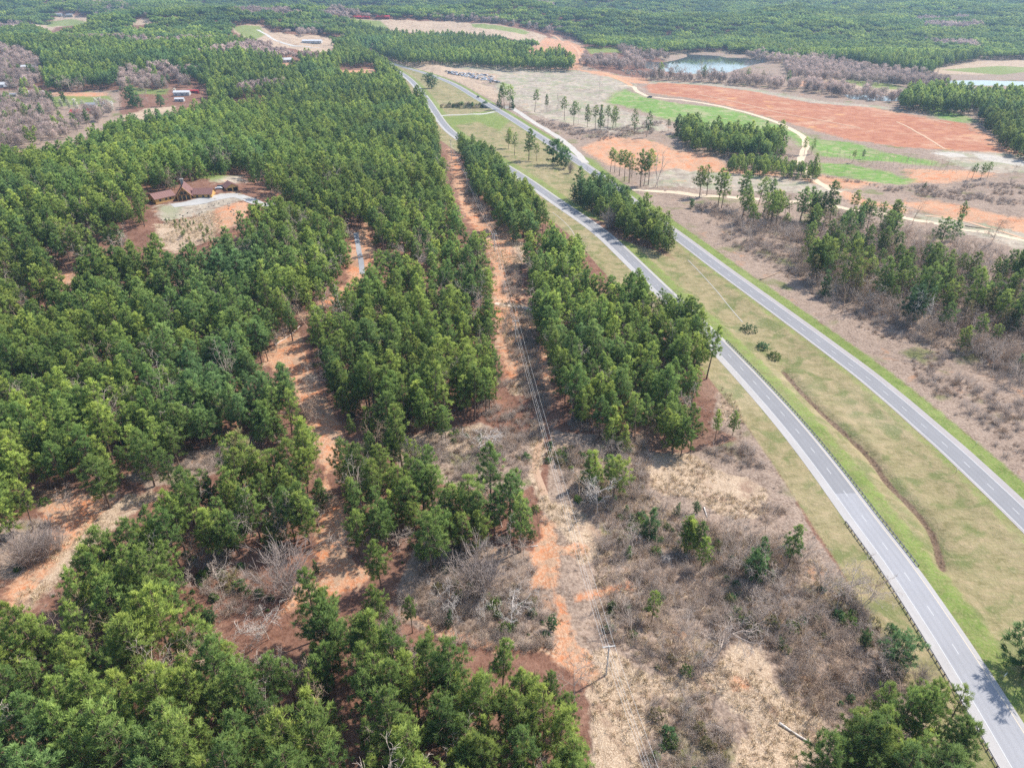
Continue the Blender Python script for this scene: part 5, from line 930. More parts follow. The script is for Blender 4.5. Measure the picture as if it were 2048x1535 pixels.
scatter_tree('bare_wood', 'pinkish grey leafless trees filling the far valleys and lake shores', 'bare wood', lift(VQ), np.clip(rng.normal(.95, .22, len(VQ)), .4, 1.5), FARBARE, 17, .06)
YB = [[(350, 455), (430, 450), (440, 490), (360, 505)], [(330, 445), (400, 440), (400, 450), (340, 455)], [(370, 358), (450, 349), (470, 352), (400, 364)]]
YQ = np.vstack(zone(YB, 4.5, 230)); scatter_tree('young_pines', 'low young pines sprinkled on the slope around the lodge', 'young pines', lift(YQ), np.clip(rng.normal(.16, .05, len(YQ)), .07, .3), MID, 18, .05)

OQ = np.vstack([thin_out(fill(G2(pp, 6), 8.0, 300 + i, .9), -.5, 40 + i) for i, pp in enumerate([[(1600, 470), (1720, 480), (1860, 520), (2100, 560), (2150, 700), (2000, 690), (1850, 650), (1700, 590), (1600, 540)], [(1480, 400), (1620, 420), (1800, 450), (1800, 480), (1600, 460), (1480, 440)]])]); OQ = OQ[~near_road(OQ, 20)]
scatter_tree('mixed_wood', 'brownish scrub pines standing among the bare trees right of the highway', 'wood', lift(OQ), np.clip(rng.normal(.98, .2, len(OQ)), .5, 1.5), protocol('olive_pines', [proto_obj('olive_pine', *pp) for pp in OLIVE[:2] + SPARSE[:3] + NEAR[2:4]]), 19, .07)
HQ = np.vstack([fill(G2(px, 8.0), 17, 320 + i) for i, (_, px, _) in enumerate(FOREST[:11])]); HQ = HQ[~near_road(HQ, 12) & ~sub_in(HQ, CLEAR) & (np.hypot(HQ[:, 0], HQ[:, 1]) < 600)]
scatter_tree('bare_hardwoods', 'grey leafless hardwoods showing here and there between the pines', 'bare trees', lift(HQ), np.clip(rng.normal(1.6, .3, len(HQ)), .8, 2.2), BARETREES, 20, .05)
PQ = np.vstack([fill(P, 25, 340 + i) for i, P in enumerate(PATCH)]); PQ = PQ[~sub_in(PQ, FCLEAR)]
scatter_tree('bare_wood', 'brown leafless patches of wood on the far hills', 'bare wood', lift(PQ), np.clip(rng.normal(.85, .15, len(PQ)), .5, 1.3), BAREC, 21, .06)

EQ = np.vstack([thin_out(q, .5, 60) for q in zone([VB[0], VB[1], VB[2], VB[3], VB[5]], 15, 400)])
EQ = EQ[~by_house(EQ)]
scatter_tree('mixed_wood', 'scattered evergreens growing among the bare valley trees', 'wood', lift(EQ), np.clip(rng.normal(.75, .2, len(EQ)), .3, 1.2), FARP, 22, .04)

DP = np.array([(-190, 70), (110, 70), (125, 200), (60, 330), (10, 420), (-200, 300), (-210, 150)], float); DQ = fill(DP, 3.0, 500, 1.3); DQ = thin_out(DQ, -.6, 71)
vj = np.clip(np.searchsorted(gx, DQ[:, 0]), 0, len(gx) - 1); vi = np.clip(np.searchsorted(gy, DQ[:, 1]), 0, len(gy) - 1); DQ = DQ[(MASKS['verge'][vi, vj] < .35) & (MASKS['soil'][vi, vj] < .8)]; DQ = DQ[~near_road(DQ, 12)]
scatter_tree('ground_litter', 'small twigs and weeds littering the clay between the pines', 'litter', lift(DQ), np.clip(rng.lognormal(-1.0, .35, len(DQ)), .15, .9), protocol('litter_bits', [BRUSH.objects[0], BRUSH.objects[1], TUFT.objects[0], TUFT.objects[2]]), 23, .2)
CQ = fill(np.array([(CREEK[0, 0] + 6, cy - 17), (CREEK[1, 0] - 22, cy - 17), (CREEK[1, 0] - 22, cy + 24), (CREEK[0, 0] + 6, cy + 24)]), 4.2, 520, 1.0)
scatter_tree('undergrowth', 'dark tangled bushes filling the cut that runs under the bridge', 'bushes', lift(CQ), np.clip(rng.normal(1.5, .4, len(CQ)), .6, 2.6), protocol('cut_bushes', [LEAFY.objects[1], LEAFY.objects[3], BRUSH.objects[1]]), 24, .1)

KQ = resample(DITCH, .8); KQ = KQ + rng.normal(0, .7, KQ.shape); KQ = KQ[rng.random(len(KQ)) < .7]
scatter_tree('ditch_weeds', 'brown weeds growing along the ditch in the grassy median', 'weeds', lift(KQ), np.clip(rng.lognormal(-1.25, .4, len(KQ)), .1, .7), protocol('ditch_bits', [BRUSH.objects[0], TUFT.objects[1], BRUSH.objects[2]]), 25, .2)
# ------------------------------------------------------------------ log lodge
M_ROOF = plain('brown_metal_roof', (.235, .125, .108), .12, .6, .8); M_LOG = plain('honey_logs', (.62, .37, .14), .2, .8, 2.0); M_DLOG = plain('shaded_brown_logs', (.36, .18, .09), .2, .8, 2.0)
M_GLASS = NT('dark_window_glass').base((.02, .025, .03), .15, .5); M_STONE = plain('chimney_stone', (.33, .31, .29), .25, .9, 3); M_DARK = plain('dark_opening', (.03, .027, .025), .1); M_TRIM = plain('pale_trim', (.55, .42, .25), .1)
class Frame:
    """local building frame: origin, x axis direction"""
    def __init__(s, o, rz): s.o = np.array(o, float); s.rz = rz
    def __call__(s, x, y, z): c, n = math.cos(s.rz), math.sin(s.rz); return np.array([s.o[0] + x * c - y * n, s.o[1] + x * n + y * c, s.o[2] + z])
def box_obj(name, F, c, d, mat, parent):
    m = MB(); m.box((0, 0, 0), d, F.rz); o = obj(name, m.me(name, mat), None, tuple(F(*c))); o.parent = parent; o.matrix_parent_inverse = parent.matrix_world.inverted() if False else o.matrix_parent_inverse; o.location = Vector(F(*c)) - parent.location; return o
def gable(root, F, L, W, H, rh, mats, over=.6, axis='x', roof_name='roof', z0=-.6):
    """walls with gables and a two-slope roof; ridge along local x (length L), width W"""
    x, y = L / 2, W / 2
    V = [(-x, -y, z0), (x, -y, z0), (x, y, z0), (-x, y, z0), (-x, -y, H), (x, -y, H), (x, y, H), (-x, y, H), (-x, 0, H + rh), (x, 0, H + rh)]
    m = MB(); m.add([F(*v) - np.array(root.location) for v in V], [(0, 1, 5, 4), (1, 2, 6, 9, 5), (2, 3, 7, 6), (3, 0, 4, 8, 7)]); w = obj('wall', m.me('wall', mats[0]), root)
    k = rh / y; X, Y = x + over, y + over; ze = H - k * over
    top = [(-X, -Y, ze + .12), (X, -Y, ze + .12), (X, 0, H + rh + .14), (-X, 0, H + rh + .14), (-X, Y, ze + .12), (X, Y, ze + .12)]; T = .18
    V = top + [(a, b, c - T) for a, b, c in top]
    m = MB(); m.add([F(*v) - np.array(root.location) for v in V], [(0, 1, 2, 3), (3, 2, 5, 4), (7, 6, 9, 8), (8, 9, 10, 11), (0, 6, 7, 1), (4, 5, 11, 10), (0, 3, 9, 6), (3, 4, 10, 9), (1, 7, 8, 2), (2, 8, 11, 5)])
    r = obj(roof_name, m.me(roof_name, mats[1]), root)
    nst = int(L / 1.2)                                  # standing seams
    for i in range(1, nst): 
        xs = -X + 2 * X * i / nst; m = MB()
        for sg in (-1, 1): m.tube([F(xs, sg * Y, ze + .14) - np.array(root.location), F(xs, sg * .05, H + rh + .15) - np.array(root.location)], .035, 4)
        obj('seam', m.me('seam', mats[1]), r)
    return w, r
def opening(root, F, x, y, z, w, hh, mat, name='window', face='y', frame=None):
    d = (w, .12, hh) if face == 'y' else (.12, w, hh); o = box_obj(name, F, (x, y, z), d, mat, root)
    if frame is not None:
        b = .09; e = (w + 2 * b, .09, b) if face == 'y' else (.09, w + 2 * b, b)
        for sz in (-1, 1):
            m = MB(); m.box((0, 0, 0), e, F.rz); q = obj('frame', m.me('frame', frame), o); q.location = (0, 0, sz * (hh / 2 + b / 2))
    return o
pA, pB, pC, pD1, pD2, pE1, pE2, pE3, pG1, pG2, pCh = G([(295, 404), (314, 408.5), (344, 401), (358, 401), (382, 397), (387, 395), (424, 395.5), (433, 389.5), (455, 382.5), (477, 382), (354, 366)])
gz = float(np.mean([p[2] for p in (pA, pB, pC, pE1, pE2)])); lodge = empty('log_house', (pD1[0], pD1[1], gz)); tag(lodge, 'sprawling log lodge with brown roofs on the cleared hilltop', 'house')
u = (pC - pB)[:2]; rz = math.atan2(u[1], u[0]); Lw = float(np.linalg.norm(u)) + 3; Ww = 8.6
nl = np.array([-math.sin(rz), math.cos(rz)])
cc = (pB[:2] + pC[:2]) / 2 + nl * Ww / 2 + u / np.linalg.norm(u) * 1.0; FL = Frame((cc[0], cc[1], gz), rz)
gable(lodge, FL, Lw, Ww, 2.9, 2.6, (M_LOG, M_ROOF))
for x in (-3.4, .6, 3.4): opening(lodge, FL, x, -Ww / 2 - .06, 1.4, 1.3, 1.2, M_GLASS, frame=M_TRIM)
opening(lodge, FL, -Lw / 2 - .06, .6, 1.5, 1.2, 1.2, M_GLASS, face='x', frame=M_TRIM)
# great hall: tall gable facing the yard
u = (pD2 - pD1)[:2]; rz = math.atan2(u[1], u[0]); Wc = float(np.linalg.norm(u)) + 1.5; nl = np.array([-math.sin(rz), math.cos(rz)]); cc = (pD1[:2] + pD2[:2]) / 2 + nl * 7.0
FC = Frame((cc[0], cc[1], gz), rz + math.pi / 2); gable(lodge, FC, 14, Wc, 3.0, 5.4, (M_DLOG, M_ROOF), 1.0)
FCf = Frame(((pD1[0] + pD2[0]) / 2, (pD1[1] + pD2[1]) / 2, gz), rz)
for x in (-2.2, 0, 2.2): opening(lodge, FCf, x, -.12, 1.5, 1.7, 2.3, M_GLASS)
for x in (-1.1, 1.1): opening(lodge, FCf, x, -.12, 4.2, 1.6, 1.7, M_GLASS)
pm = MB()
for x in (-Wc / 2 + .5, -1.3, 1.3, Wc / 2 - .5): pm = MB(); pm.tube([FCf(x, -1.6, -.4) - np.array(lodge.location), FCf(x, -1.6, 3.0) - np.array(lodge.location)], .16, 7); obj('porch_post', pm.me('porch_post', M_LOG), lodge)
for sg in (-1, 1): pm = MB(); pm.tube([FCf(sg * (Wc / 2), -1.6, 3.0) - np.array(lodge.location), FCf(0, -1.6, 8.2) - np.array(lodge.location)], .17, 6); obj('gable_beam', pm.me('gable_beam', M_LOG), lodge)
ch = MB(); q = np.array([pCh[0], pCh[1], gz]) - np.array(lodge.location); q = FC(5.6, 1.0, 0) - np.array(lodge.location); ch.box((q[0], q[1], 5.0), (1.7, 1.4, 10.4), rz).box((q[0], q[1], 10.4), (2.1, 1.8, .35), rz); obj('chimney', ch.me('chimney', M_STONE), lodge)
# right wing and link
u = (pE2 - pE1)[:2]; rz = math.atan2(u[1], u[0]); Lr = float(np.linalg.norm(u)); nl = np.array([-math.sin(rz), math.cos(rz)]); cc = (pE1[:2] + pE2[:2]) / 2 + nl * 4.0; FR = Frame((cc[0], cc[1], gz), rz)
gable(lodge, FR, Lr, 8.0, 3.0, 2.7, (M_LOG, M_ROOF))
for x in (-3.4, .5, 4.0): opening(lodge, FR, x, -4.06, 1.4, 1.4, 1.3, M_GLASS, frame=M_TRIM)
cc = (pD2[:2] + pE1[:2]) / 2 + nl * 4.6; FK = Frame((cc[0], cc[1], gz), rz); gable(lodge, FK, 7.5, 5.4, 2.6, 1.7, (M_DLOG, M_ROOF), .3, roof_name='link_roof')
opening(lodge, FK, 0, -2.78, 1.2, 1.2, 2.1, M_GLASS, 'door')
# garage
u = (pG2 - pG1)[:2]; rz = math.atan2(u[1], u[0]); Wg = float(np.linalg.norm(u)) + .6; nl = np.array([-math.sin(rz), math.cos(rz)]); cc = (pG1[:2] + pG2[:2]) / 2 + nl * 4.5; gz2 = float((pG1[2] + pG2[2]) / 2)
garage = empty('garage', (cc[0], cc[1], gz2)); tag(garage, 'two door log garage with brown roof right of the lodge', 'garage'); FG = Frame((cc[0], cc[1], gz2), rz + math.pi / 2)
gable(garage, FG, 9, Wg, 2.9, 2.4, (M_LOG, M_ROOF), .7); FGf = Frame(((pG1[0] + pG2[0]) / 2, (pG1[1] + pG2[1]) / 2, gz2), rz)
for x in (-1.9, 1.9): opening(garage, FGf, x, -.05, 1.2, 2.9, 2.4, M_DARK, 'garage_opening_shade', frame=M_TRIM)  # near-black panels paint the shade inside the open doorways
# ------------------------------------------------------------------ cars
def car_parts(kind='car'):
    L, W, Hh = (4.6, 1.8, 1.45) if kind == 'car' else (5.2, 1.95, 1.85)
    prof = [(-.5, .32), (-.5, .62), (-.47, .68), (-.30, .70), (-.20, 1.0), (.22, 1.0), (.36, .68), (.48, .64), (.5, .5), (.5, .3)] if kind == 'car' else [(-.5, .3), (-.5, .95), (-.47, 1.0), (.12, 1.0), (.26, .68), (.48, .62), (.5, .5), (.5, .28)]
    n = len(prof); V = []
    for s in (-1, 1):
        for a, b in prof: V.append((a * L, s * W / 2 * (.82 if b > .75 else 1), b * Hh))
    F = [tuple(range(n))[::-1], tuple(range(n, 2 * n))] + [(i, (i + 1) % n, n + (i + 1) % n, n + i) for i in range(n)]
    return L, W, Hh, V, F
CARCOL = [(.62, .62, .62), (.70, .70, .69), (.03, .03, .035), (.05, .06, .09), (.30, .03, .03), (.33, .34, .36), (.45, .42, .36), (.06, .10, .20), (.55, .56, .58), (.16, .10, .08)]
CARMAT = []
for i, c in enumerate(CARCOL): t = NT('car_paint_%d' % i); t.base(c, .35, .5); CARMAT.append(t.m)
CAR_ME = {}
M_TYRE = plain('tyre_rubber', (.025, .025, .025), .1)
def car_mesh(kind, ci):
    if (kind, ci) in CAR_ME: return CAR_ME[kind, ci]
    L, W, Hh, V, F = car_parts(kind); m = MB(); m.add(V, F); CAR_ME[kind, ci] = m.me('body', CARMAT[ci]); return CAR_ME[kind, ci]
gl = MB(); gl.box((.0, 0, 1.19), (1.75, 1.52, .2)); GLASS_ME = gl.me('window', M_GLASS); gl = MB(); gl.box((-.4, 0, 1.46), (2.9, 1.70, .42)); GLASS_ME2 = gl.me('window', M_GLASS)
wh = MB(); wh.tube([(0, -.11, 0), (0, .11, 0)], .33, 10); WHEEL = wh.me('wheel', M_TYRE)
def car(px, rz, ci, label, group=None, kind='car', parts=False, z=None, name='parked_car', s=1.0):
    p = G([px])[0]; 
    if z is not None: f = flat([px])[0]; p = np.array([f[0], f[1], z])
    e = empty(name, tuple(p), rz); e.scale = (s, s, s); obj('body', car_mesh(kind, ci), e); obj('window', GLASS_ME if kind == 'car' else GLASS_ME2, e)
    if parts:
        for a in (-1.4, 1.45):
            for b in (-.82, .82): obj('wheel', WHEEL, e, (a, b, .33))
    else:
        for a in (-1.4, 1.45):
            for b in (-.82, .82): obj('wheel', WHEEL, e, (a, b, .33))
    return tag(e, label, 'car', group)
t_ = ROAD_R[np.argmin(np.abs(ROAD_R[:, 1] - flat([(955, 196)])[0, 1]))]; i_ = int(np.argmin(np.hypot(*(ROAD_R - t_).T))); dv = ROAD_R[i_ + 1] - ROAD_R[i_ - 1]
car((956, 195), math.atan2(dv[1], dv[0]), 2, 'black sport utility vehicle driving on the far carriageway bridge', None, 'suv', True, .07, 'moving_car', 1.25)
i_ = int(np.argmin(np.abs(ROAD_L[:, 1] - flat([(834, 171)])[0, 1]))); dv = ROAD_L[i_ + 1] - ROAD_L[i_ - 1]
car((834, 171), math.atan2(dv[1], dv[0]), 1, 'white car on the near carriageway beside the pine edge', None, 'car', True, .07, 'moving_car', 1.2)
car((1299, 196), 2.6, 2, 'dark truck parked at the top of the bright green slope', None, 'suv', True, None, 'parked_truck', 1.4)
car((438, 378), .2, 1, 'white car parked between the lodge and its garage', None, 'car', True); car((443, 376), .1, 2, 'black car parked beside the garage wall', None, 'suv', True)
yard = []; gy_ = np.random.default_rng(77)
for r in range(10):
    for k in range(13):
        u_, v_ = k / 12 + gy_.normal(0, .02), r / 9 + gy_.normal(0, .02)
        x = 892 + 84 * u_ + 22 * v_ + 6 * math.sin(r); y = 143.5 + 9 * u_ * .9 + 17 * v_ * (.45 + .55 * u_)
        if gy_.random() < .82: yard.append((x, y))
yl = sorted(range(len(yard)), key=lambda i: -yard[i][1]); lab = {}
CN = ['silver', 'white', 'black', 'navy', 'red', 'grey', 'tan', 'blue', 'pale grey', 'brown']
ycol = [int(gy_.choice(len(CARCOL), p=[.2, .28, .13, .05, .07, .08, .04, .04, .1, .01])) for _ in yard]
nrow = 10; Lr_ = math.ceil(len(yl) / nrow)
for r in range(nrow):
    for k, i in enumerate(sorted(yl[r * Lr_:(r + 1) * Lr_], key=lambda i: yard[i][0])): lab[i] = f'{CN[ycol[i]]} scrap car, {ORD[k]} from left in {ORD[r]} row of the salvage yard'
for i, (x, y) in enumerate(yard): car((x, y), gy_.choice([.25, 1.8, .4]) + gy_.normal(0, .25), ycol[i], lab[i], 'cars in the salvage yard', 'suv' if gy_.random() < .35 else 'car', False, None, 'scrap_car', 1.25)
# ------------------------------------------------------------------ far buildings
M_REDR = plain('red_roof', (.42, .045, .05), .15, .5); M_WALLW = plain('white_siding', (.5, .49, .47), .1); M_GREYR = plain('grey_roof', (.28, .28, .29), .1); M_WHITER = plain('white_roof', (.55, .55, .55), .05, .4); M_REDW = plain('red_barn_boards', (.30, .05, .045), .15); M_TANW = plain('tan_siding', (.45, .38, .30), .1); M_BRK = plain('brick_wall', (.30, .13, .09), .2)
def shed(px, L, W, H, rh, rz, wall, roof, label, name='house', cat='house', nw=3):
    p = G([px])[0]; e = empty(name, tuple(p)); F = Frame(p, rz); gable(e, F, L, W, H, rh, (wall, roof), .5)
    for i in range(nw): opening(e, F, -L / 2 + L * (i + .5) / nw, -W / 2 - .07, 1.5, 1.3, 1.2, M_GLASS)
    opening(e, F, L * .08, -W / 2 - .06, 1.05, 1.1, 2.1, M_DARK, 'door'); return tag(e, label, cat)
for a in [((715, 37), 24, 11, 4, 3, .05, M_REDW, M_REDR, 'long red barn at the left of the far field', 'barn', 'barn'), ((733, 37.5), 20, 10, 4, 3, 0, M_REDW, M_REDR, 'low red shed beside the long barn on the far field', 'barn', 'barn'),
          ((766, 37), 40, 12, 5, 3, 0, M_REDW, M_REDR, 'large red roofed barn in the middle of the far field edge', 'barn', 'barn'), ((838, 33), 26, 15, 6, 6, .3, M_WALLW, M_REDR, 'white walled barn with steep red roof above the far field', 'barn', 'barn'),
          ((820, 30), 16, 10, 4, 3, .2, M_WALLW, M_WHITER, 'small white house beside the steep red barn', 'house', 'house'),
          ((365, 190), 22, 9, 4, 2, .1, M_WALLW, M_WHITER, 'white roofed workshop near the red trailer in the valley', 'workshop', 'workshop'), ((387, 186), 16, 5, 3.4, 1, .05, M_REDW, M_REDR, 'red trailer at the edge of the valley wood', 'trailer', 'trailer'), ((360, 202), 12, 6, 3, 1.5, .1, M_WALLW, M_WHITER, 'small white shed in front of the workshop', 'shed', 'shed'), ((425, 190), 12, 9, 4, 3, .4, M_TANW, M_GREYR, 'grey roofed cabin at the right end of the valley clearing', 'cabin', 'house'),
          ((160, 229), 22, 9, 3, 2.6, -.15, M_BRK, M_REDR, 'pink brick house beside the row of pear trees', 'house', 'house'), ((188, 226), 15, 9, 3, 2.4, 0, M_BRK, M_REDW, 'dark red shed right of the pink brick house', 'shed', 'shed'), ((184, 213), 14, 8, 3, 2, 0, M_WALLW, M_GREYR, 'blue grey roofed house behind the pear trees', 'house', 'house'),
          ((215, 211), 13, 8, 3, 2, .2, M_WALLW, M_WHITER, 'white house hidden behind the biggest pear tree', 'house', 'house'), ((113, 250), 9, 6, 2.6, 1.5, .3, M_WALLW, M_WHITER, 'small white shed in the valley brush', 'shed', 'shed'),
          ((24, 177), 18, 11, 3.4, 2.6, .3, M_BRK, M_GREYR, 'brick house at the left edge of the valley', 'house', 'house'), ((8, 174), 14, 10, 4, 3, .2, M_WALLW, M_WHITER, 'white gabled house at the very left of the valley', 'house', 'house'), ((60, 138), 26, 10, 4, 2.4, .1, M_WALLW, M_WHITER, 'long white roofed house among bare trees at upper left', 'house', 'house'),
          ((22, 193), 20, 6, 3, 1.4, .05, M_TANW, M_GREYR, 'grey trailer home at the left edge of the valley', 'trailer', 'trailer'), ((72, 188), 24, 8, 3, 1.6, .05, M_WALLW, M_WHITER, 'long low white building beside the bare oaks', 'house', 'house'),
          ((230, 14), 34, 14, 5, 4, .1, M_WALLW, M_REDR, 'red roofed house in the far upper left hills', 'house', 'house'), ((185, 26), 26, 14, 5, 3, .1, M_WALLW, M_WHITER, 'white roofed house left of the far red roof', 'house', 'house'), ((118, 32), 24, 14, 5, 3, 0, M_WALLW, M_GREYR, 'grey roofed house on the far pale clearing', 'house', 'house'), ((140, 33), 20, 12, 5, 3, .2, M_TANW, M_GREYR, 'tan house right of the grey roof on the far clearing', 'house', 'house'), ((282, 26), 26, 12, 4, 3, .2, M_WALLW, M_WHITER, 'white house above the orange strip in the far hills', 'house', 'house'),
          ((575, 124), 16, 11, 4, 3, .4, M_WALLW, M_WHITER, 'white cabin in a small gap of the far wood', 'cabin', 'house'), ((625, 86), 46, 20, 5, 2, .05, M_WALLW, M_WHITER, 'wide white roofed hall beside the far road', 'hall', 'building'), ((536, 34), 16, 10, 4, 3, 0, M_WALLW, M_WHITER, 'tiny white house in the wood above the far road', 'house', 'house'),
          ((1478, 11), 34, 16, 6, 4, .2, M_WALLW, M_WHITER, 'pale roof poking out of the hazy hills at upper right', 'house', 'house'), ((1535, 122), 20, 10, 4, 2, .2, M_WALLW, M_WHITER, 'small white cabin on the far lake shore', 'cabin', 'house')]:
    shed(*a[:9], name=a[9], cat=a[10])
# ------------------------------------------------------------------ bridge
bi = int(np.argmin(np.abs(ROAD_R[:, 1] - cy))); bp = ROAD_R[bi]; bd = ROAD_R[bi + 1] - ROAD_R[bi - 1]; brz = math.atan2(bd[1], bd[0])
br = empty('road_bridge', (bp[0], bp[1], 0), brz); tag(br, 'concrete bridge carrying the far carriageway over the brushy cut', 'bridge')
for s, nm in ((1, 'parapet'), (-1, 'parapet')): m = MB(); m.box((0, 0, .3), (46, .35, 1.1)); obj(nm, m.me(nm, M_CONC), br, (0, s * (6.9 if s < 0 else 5.2), 0))
m = MB(); m.box((0, -.85, -.75), (46, 12.0, 1.4)); obj('deck', m.me('deck', M_CONC), br)
for x in (-14, 14): m = MB(); m.box((x, -.85, -4), (1.2, 11.5, 6.5)); obj('abutment', m.me('abutment', M_CONC), br)
m = MB(); m.box((0, -.85, -4), (1.0, 9.5, 6.0)); obj('pier', m.me('pier', M_CONC), br)
# ------------------------------------------------------------------ power line
M_POLE = plain('weathered_pole', (.58, .55, .51), .15); M_WIRE = NT('aluminium_wire').base((.72, .70, .66), .5, .4); M_INS = plain('porcelain', (.6, .6, .6), .1, .4)
POLES = [((1236, 1560), 9.5), ((1212, 1349), 10.5), ((1031, 685), 11.5), ((989, 503), 11.5), ((933, 374), 11.5), ((903, 322), 19.0)]
PL = []; bases = G([p for p, _ in POLES]); bases[0] = (bases[1][0] + 11, bases[1][1] - 58, 0); bases[0][2] = h(bases[0][0], bases[0][1])
PLAB = ['', 'power pole with crossarm on the bottom straw clearing', 'power pole with crossarm below the pale clay road', 'power pole on the pale straw bank above the clay road', 'short power pole halfway up the far line', 'tall power pole at the far end beside the carriageway']
pole_me = {}
for i, (b, (px, Hp)) in enumerate(zip(bases, POLES)):
    d = (bases[min(i + 1, len(bases) - 1)] - bases[max(i - 1, 0)])[:2]; rz = math.atan2(d[1], d[0]); tops = []
    nrm_ = np.array([-math.sin(rz), math.cos(rz)])
    for off, dz_ in ((-1.35, .15), (.15, .55), (1.35, .15), (0, -2.2)): tops.append((b[0] + nrm_[0] * off, b[1] + nrm_[1] * off, b[2] + Hp - .35 + dz_))
    PL.append(tops)
    if i == 0: pass
    e = empty('utility_pole', tuple(b), rz); m = MB(); m.tube([(0, 0, -.8), (0, 0, Hp * .5), (0, 0, Hp)], [.23, .20, .17], 8); obj('pole', m.me('pole', M_POLE), e)
    m = MB(); m.box((.12, 0, Hp - .42), (.2, 3.1, .26)); obj('crossarm', m.me('crossarm', M_POLE), e)
    for s in (-1, 1): m = MB(); m.tube([(.12, s * .7, Hp - .46), (0, 0, Hp - 1.2)], .03, 4); obj('brace', m.me('brace', M_POLE), e)
    for off, dz_ in ((-1.35, 0), (.15, .4), (1.35, 0)): m = MB(); m.tube([(.12, off, Hp - .4 + dz_), (.12, off, Hp - .18 + dz_)], .07, 6); obj('insulator', m.me('insulator', M_INS), e)
    tag(e, PLAB[i] or 'power pole standing just below the bottom edge', 'utility pole', 'poles of the power line')
for w in range(4):
    pts = []
    for a, b in zip(PL[:-1], PL[1:]):
        a_, b_ = np.array(a[w]), np.array(b[w]); L = np.linalg.norm(b_ - a_); sag = min(2.6, L * .018)
        for t in np.linspace(0, 1, 22)[:-1]: p = a_ + (b_ - a_) * t; p[2] -= 4 * sag * t * (1 - t); pts.append(p)
    pts.append(np.array(PL[-1][w])); m = MB(); m.tube(pts, .026, 4); o = obj('power_wire', m.me('power_wire', M_WIRE, smooth=True))
    tag(o, ['leftmost of the three upper power wires along the cut', 'middle of the three upper power wires along the cut', 'rightmost of the three upper power wires along the cut', 'lowest wire of the power line hung below the crossarms'][2 - w if w < 3 else 3] if w < 3 else 'lowest wire of the power line hung below the crossarms', 'wire', 'wires of the power line')
# ------------------------------------------------------------------ guardrails
M_RAIL = plain('galvanised_rail', (.42, .40, .39), .15, .5, 1, .4, .2); M_RPOST = plain('weathered_post', (.16, .12, .10), .2)
def guardrail(P, off, y0, y1, label, side):
    F_ = resample(P, 1.9); F_ = F_[(F_[:, 1] > y0) & (F_[:, 1] < y1)]; N = norm2(F_); Q_ = F_ + N * off; b = Q_[0]; e = empty('guardrail', (b[0], b[1], 0)); tag(e, label, 'guardrail', 'guardrails of the near carriageway')
    prof = [(.0, .84), (.07, .80), (.07, .70), (.0, .66), (.07, .62), (.07, .50), (.0, .46)]; V = []
    for i, p in enumerate(Q_):
        for a, z in prof: q = p + N[i] * (-side * (a + .02)) - b; V.append((q[0], q[1], z))
    n = len(prof); Fc = [(i * n + k, i * n + k + 1, (i + 1) * n + k + 1, (i + 1) * n + k) for i in range(len(Q_) - 1) for k in range(n - 1)]
    m = MB(); m.add(V, Fc); obj('rail', m.me('rail', M_RAIL, smooth=True), e)
    pm = MB(); pm.box((0, 0, .3), (.2, .2, 1.1)); pme = pm.me('post', M_RPOST)
    for i in range(0, len(Q_)):
        q = Q_[i] + N[i] * side * .14 - b; o = obj('post', pme, e, (q[0], q[1], 0)); o.rotation_euler = (0, 0, math.atan2(N[i][1], N[i][0]))
yA = float(flat([(1684, 1040)])[0, 1]); yB = float(flat([(1840, 1138)])[0, 1]); yC = float(flat([(1452, 682)])[0, 1])
guardrail(ROAD_L, 6.75, 62, yA, 'long guardrail on the brushy side of the near carriageway', 1)
guardrail(ROAD_L, -5.15, yB, yC, 'guardrail on the median side of the near carriageway', -1)
# ------------------------------------------------------------------ small things
def log(px0, px1, r, label, mat):
    a, b = G([px0, px1]); m = MB(); L = 7
    pts = [a + (b - a) * t for t in np.linspace(0, 1, L)]; c = np.array(a)
    P_ = [np.array([p[0], p[1], h(p[0], p[1]) + r * .8 + .03 * math.sin(9 * i)]) - c for i, p in enumerate(pts)]; m.tube(P_, np.linspace(r, r * .6, L) * (1 + .08 * np.sin(np.arange(L) * 2.1)), 8)
    e = empty('fallen_log', tuple(c)); obj('log', m.me('log', mat, smooth=True), e)
    for k in (2, 4): q = P_[k]; s = MB(); s.tube([q, q + np.array([.3, .25, .6])], [.07, .04], 5); obj('branch_stub', s.me('branch_stub', mat), e)
    tag(e, label, 'log')
log((1558, 1446), (1618, 1484), .32, 'pale fallen log lying on the bottom straw clearing', M_PALE); log((550, 690), (600, 652), .2, 'thin pale log along the edge of the red track', M_PALE)
log((1408, 1015), (1414, 1035), .25, 'short white log beside the straw patch', M_PALE); log((1062, 1093), (1076, 1091), .2, 'short grey log at the edge of the orange clearing', M_PALE)
log((1930, 452), (1980, 458), .35, 'dark log lying beside the sandy farm track', M_BROWN); log((1520, 560), (1560, 545), .4, 'dark fallen trunk above the far carriageway verge', M_BROWN)
M_SIGN = plain('white_sign_face', (.75, .75, .73), .04, .5)
def sign(px, rz, w, hh, label):
    p = G([px])[0]; e = empty('road_sign', tuple(p), rz); m = MB(); m.box((0, 0, .9), (.07, .07, 2.6)); obj('post', m.me('post', M_RPOST), e); m = MB(); m.box((0, -.06, 1.9), (w, .03, hh)); obj('sign_face', m.me('sign_face', M_SIGN), e); tag(e, label, 'road sign', 'roadside signs')
sign((2005, 1358), .5, 1.0, 1.0, 'white roadside sign beside the right edge tree'); sign((1936, 1418), .6, .5, .9, 'small marker sign behind the long guardrail'); sign((1950, 892), .7, .6, .7, 'small white marker on the verge of the far carriageway'); sign((1911, 947), .7, .6, .6, 'small white marker on the median side of the far carriageway')
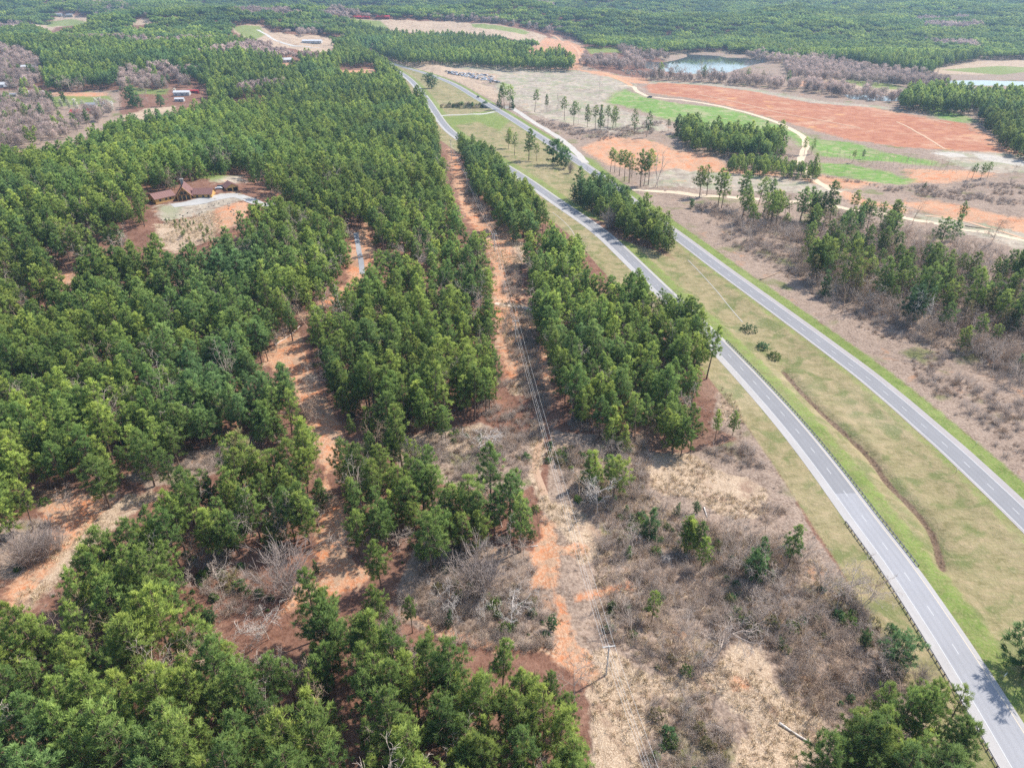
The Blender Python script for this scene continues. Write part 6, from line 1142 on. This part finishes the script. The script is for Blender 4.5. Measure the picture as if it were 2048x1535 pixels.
# rocks below the lodge and scrap of timber
M_ROCK = plain('pale_rock', (.36, .31, .25), .25, .95, 2)
def rocks(name, label, P, s0, s1, seed):
    g = np.random.default_rng(seed); m = MB()
    for q in P:
        s = g.uniform(s0, s1); u_ = nrm(g.normal(0, 1, (8, 3)));
        V = np.array([(a, b, c) for a in (-1, 1) for b in (-1, 1) for c in (-1, 1)], float) * s * g.uniform(.6, 1.1, (8, 3)) + np.array([q[0], q[1], h(q[0], q[1]) + s * .3]); m.add(V, [(0, 1, 3, 2), (4, 6, 7, 5), (0, 4, 5, 1), (2, 3, 7, 6), (0, 2, 6, 4), (1, 5, 7, 3)])
    tag(obj(name, m.me(name, M_ROCK)), label, 'rubble', kind='stuff')
P_ = np.vstack([resample(G2(a), 1.6) + rng.normal(0, .9, (len(resample(G2(a), 1.6)), 2)) for a in ([(330, 440), (380, 425), (420, 412), (450, 402)], [(455, 405), (465, 425), (475, 435)], [(400, 425), (420, 445), (430, 455)], [(330, 440), (350, 450), (380, 440)])])
rocks('rubble', 'pale rubble and stones strewn on the slope below the lodge', P_, .12, .45, 5)
P_ = np.vstack([fill(G2(p), 7, 88) for p in ([(1290, 150), (1380, 155), (1390, 162), (1300, 158)], [(1240, 140), (1310, 146), (1310, 154), (1250, 150)])])
rocks('rubble', 'pale piles of cleared timber and stone along the red field', P_, .6, 1.6, 6)
# ------------------------------------------------------------------ haze
hm = NT('haze_air'); hv = hm.n('ShaderNodeVolumePrincipled'); hv.inputs['Color'].default_value = (.50, .74, 1, 1); hv.inputs['Density'].default_value = 8.5e-5; hv.inputs['Anisotropy'].default_value = .2
hm.t.nodes.remove(hm.b); hm.t.links.new(hv.outputs[0], hm.out.inputs['Volume'])
zmin = float(gZ.min()) - 1.5; zmax = max(float(gZ.max()) + 40, CAMZ + 20)
x0, x1, y0, y1 = float(gx[0]) - 5, float(gx[-1]) + 5, float(gy[0]) - 5, float(gy[-1]) + 5
m = MB(); m.box(((x0 + x1) / 2, (y0 + y1) / 2, (zmin + zmax) / 2), (x1 - x0, y1 - y0, zmax - zmin)); tag(obj('haze', m.me('haze', hm.m)), 'thin bluish haze filling the air over the hills', 'haze', kind='stuff')
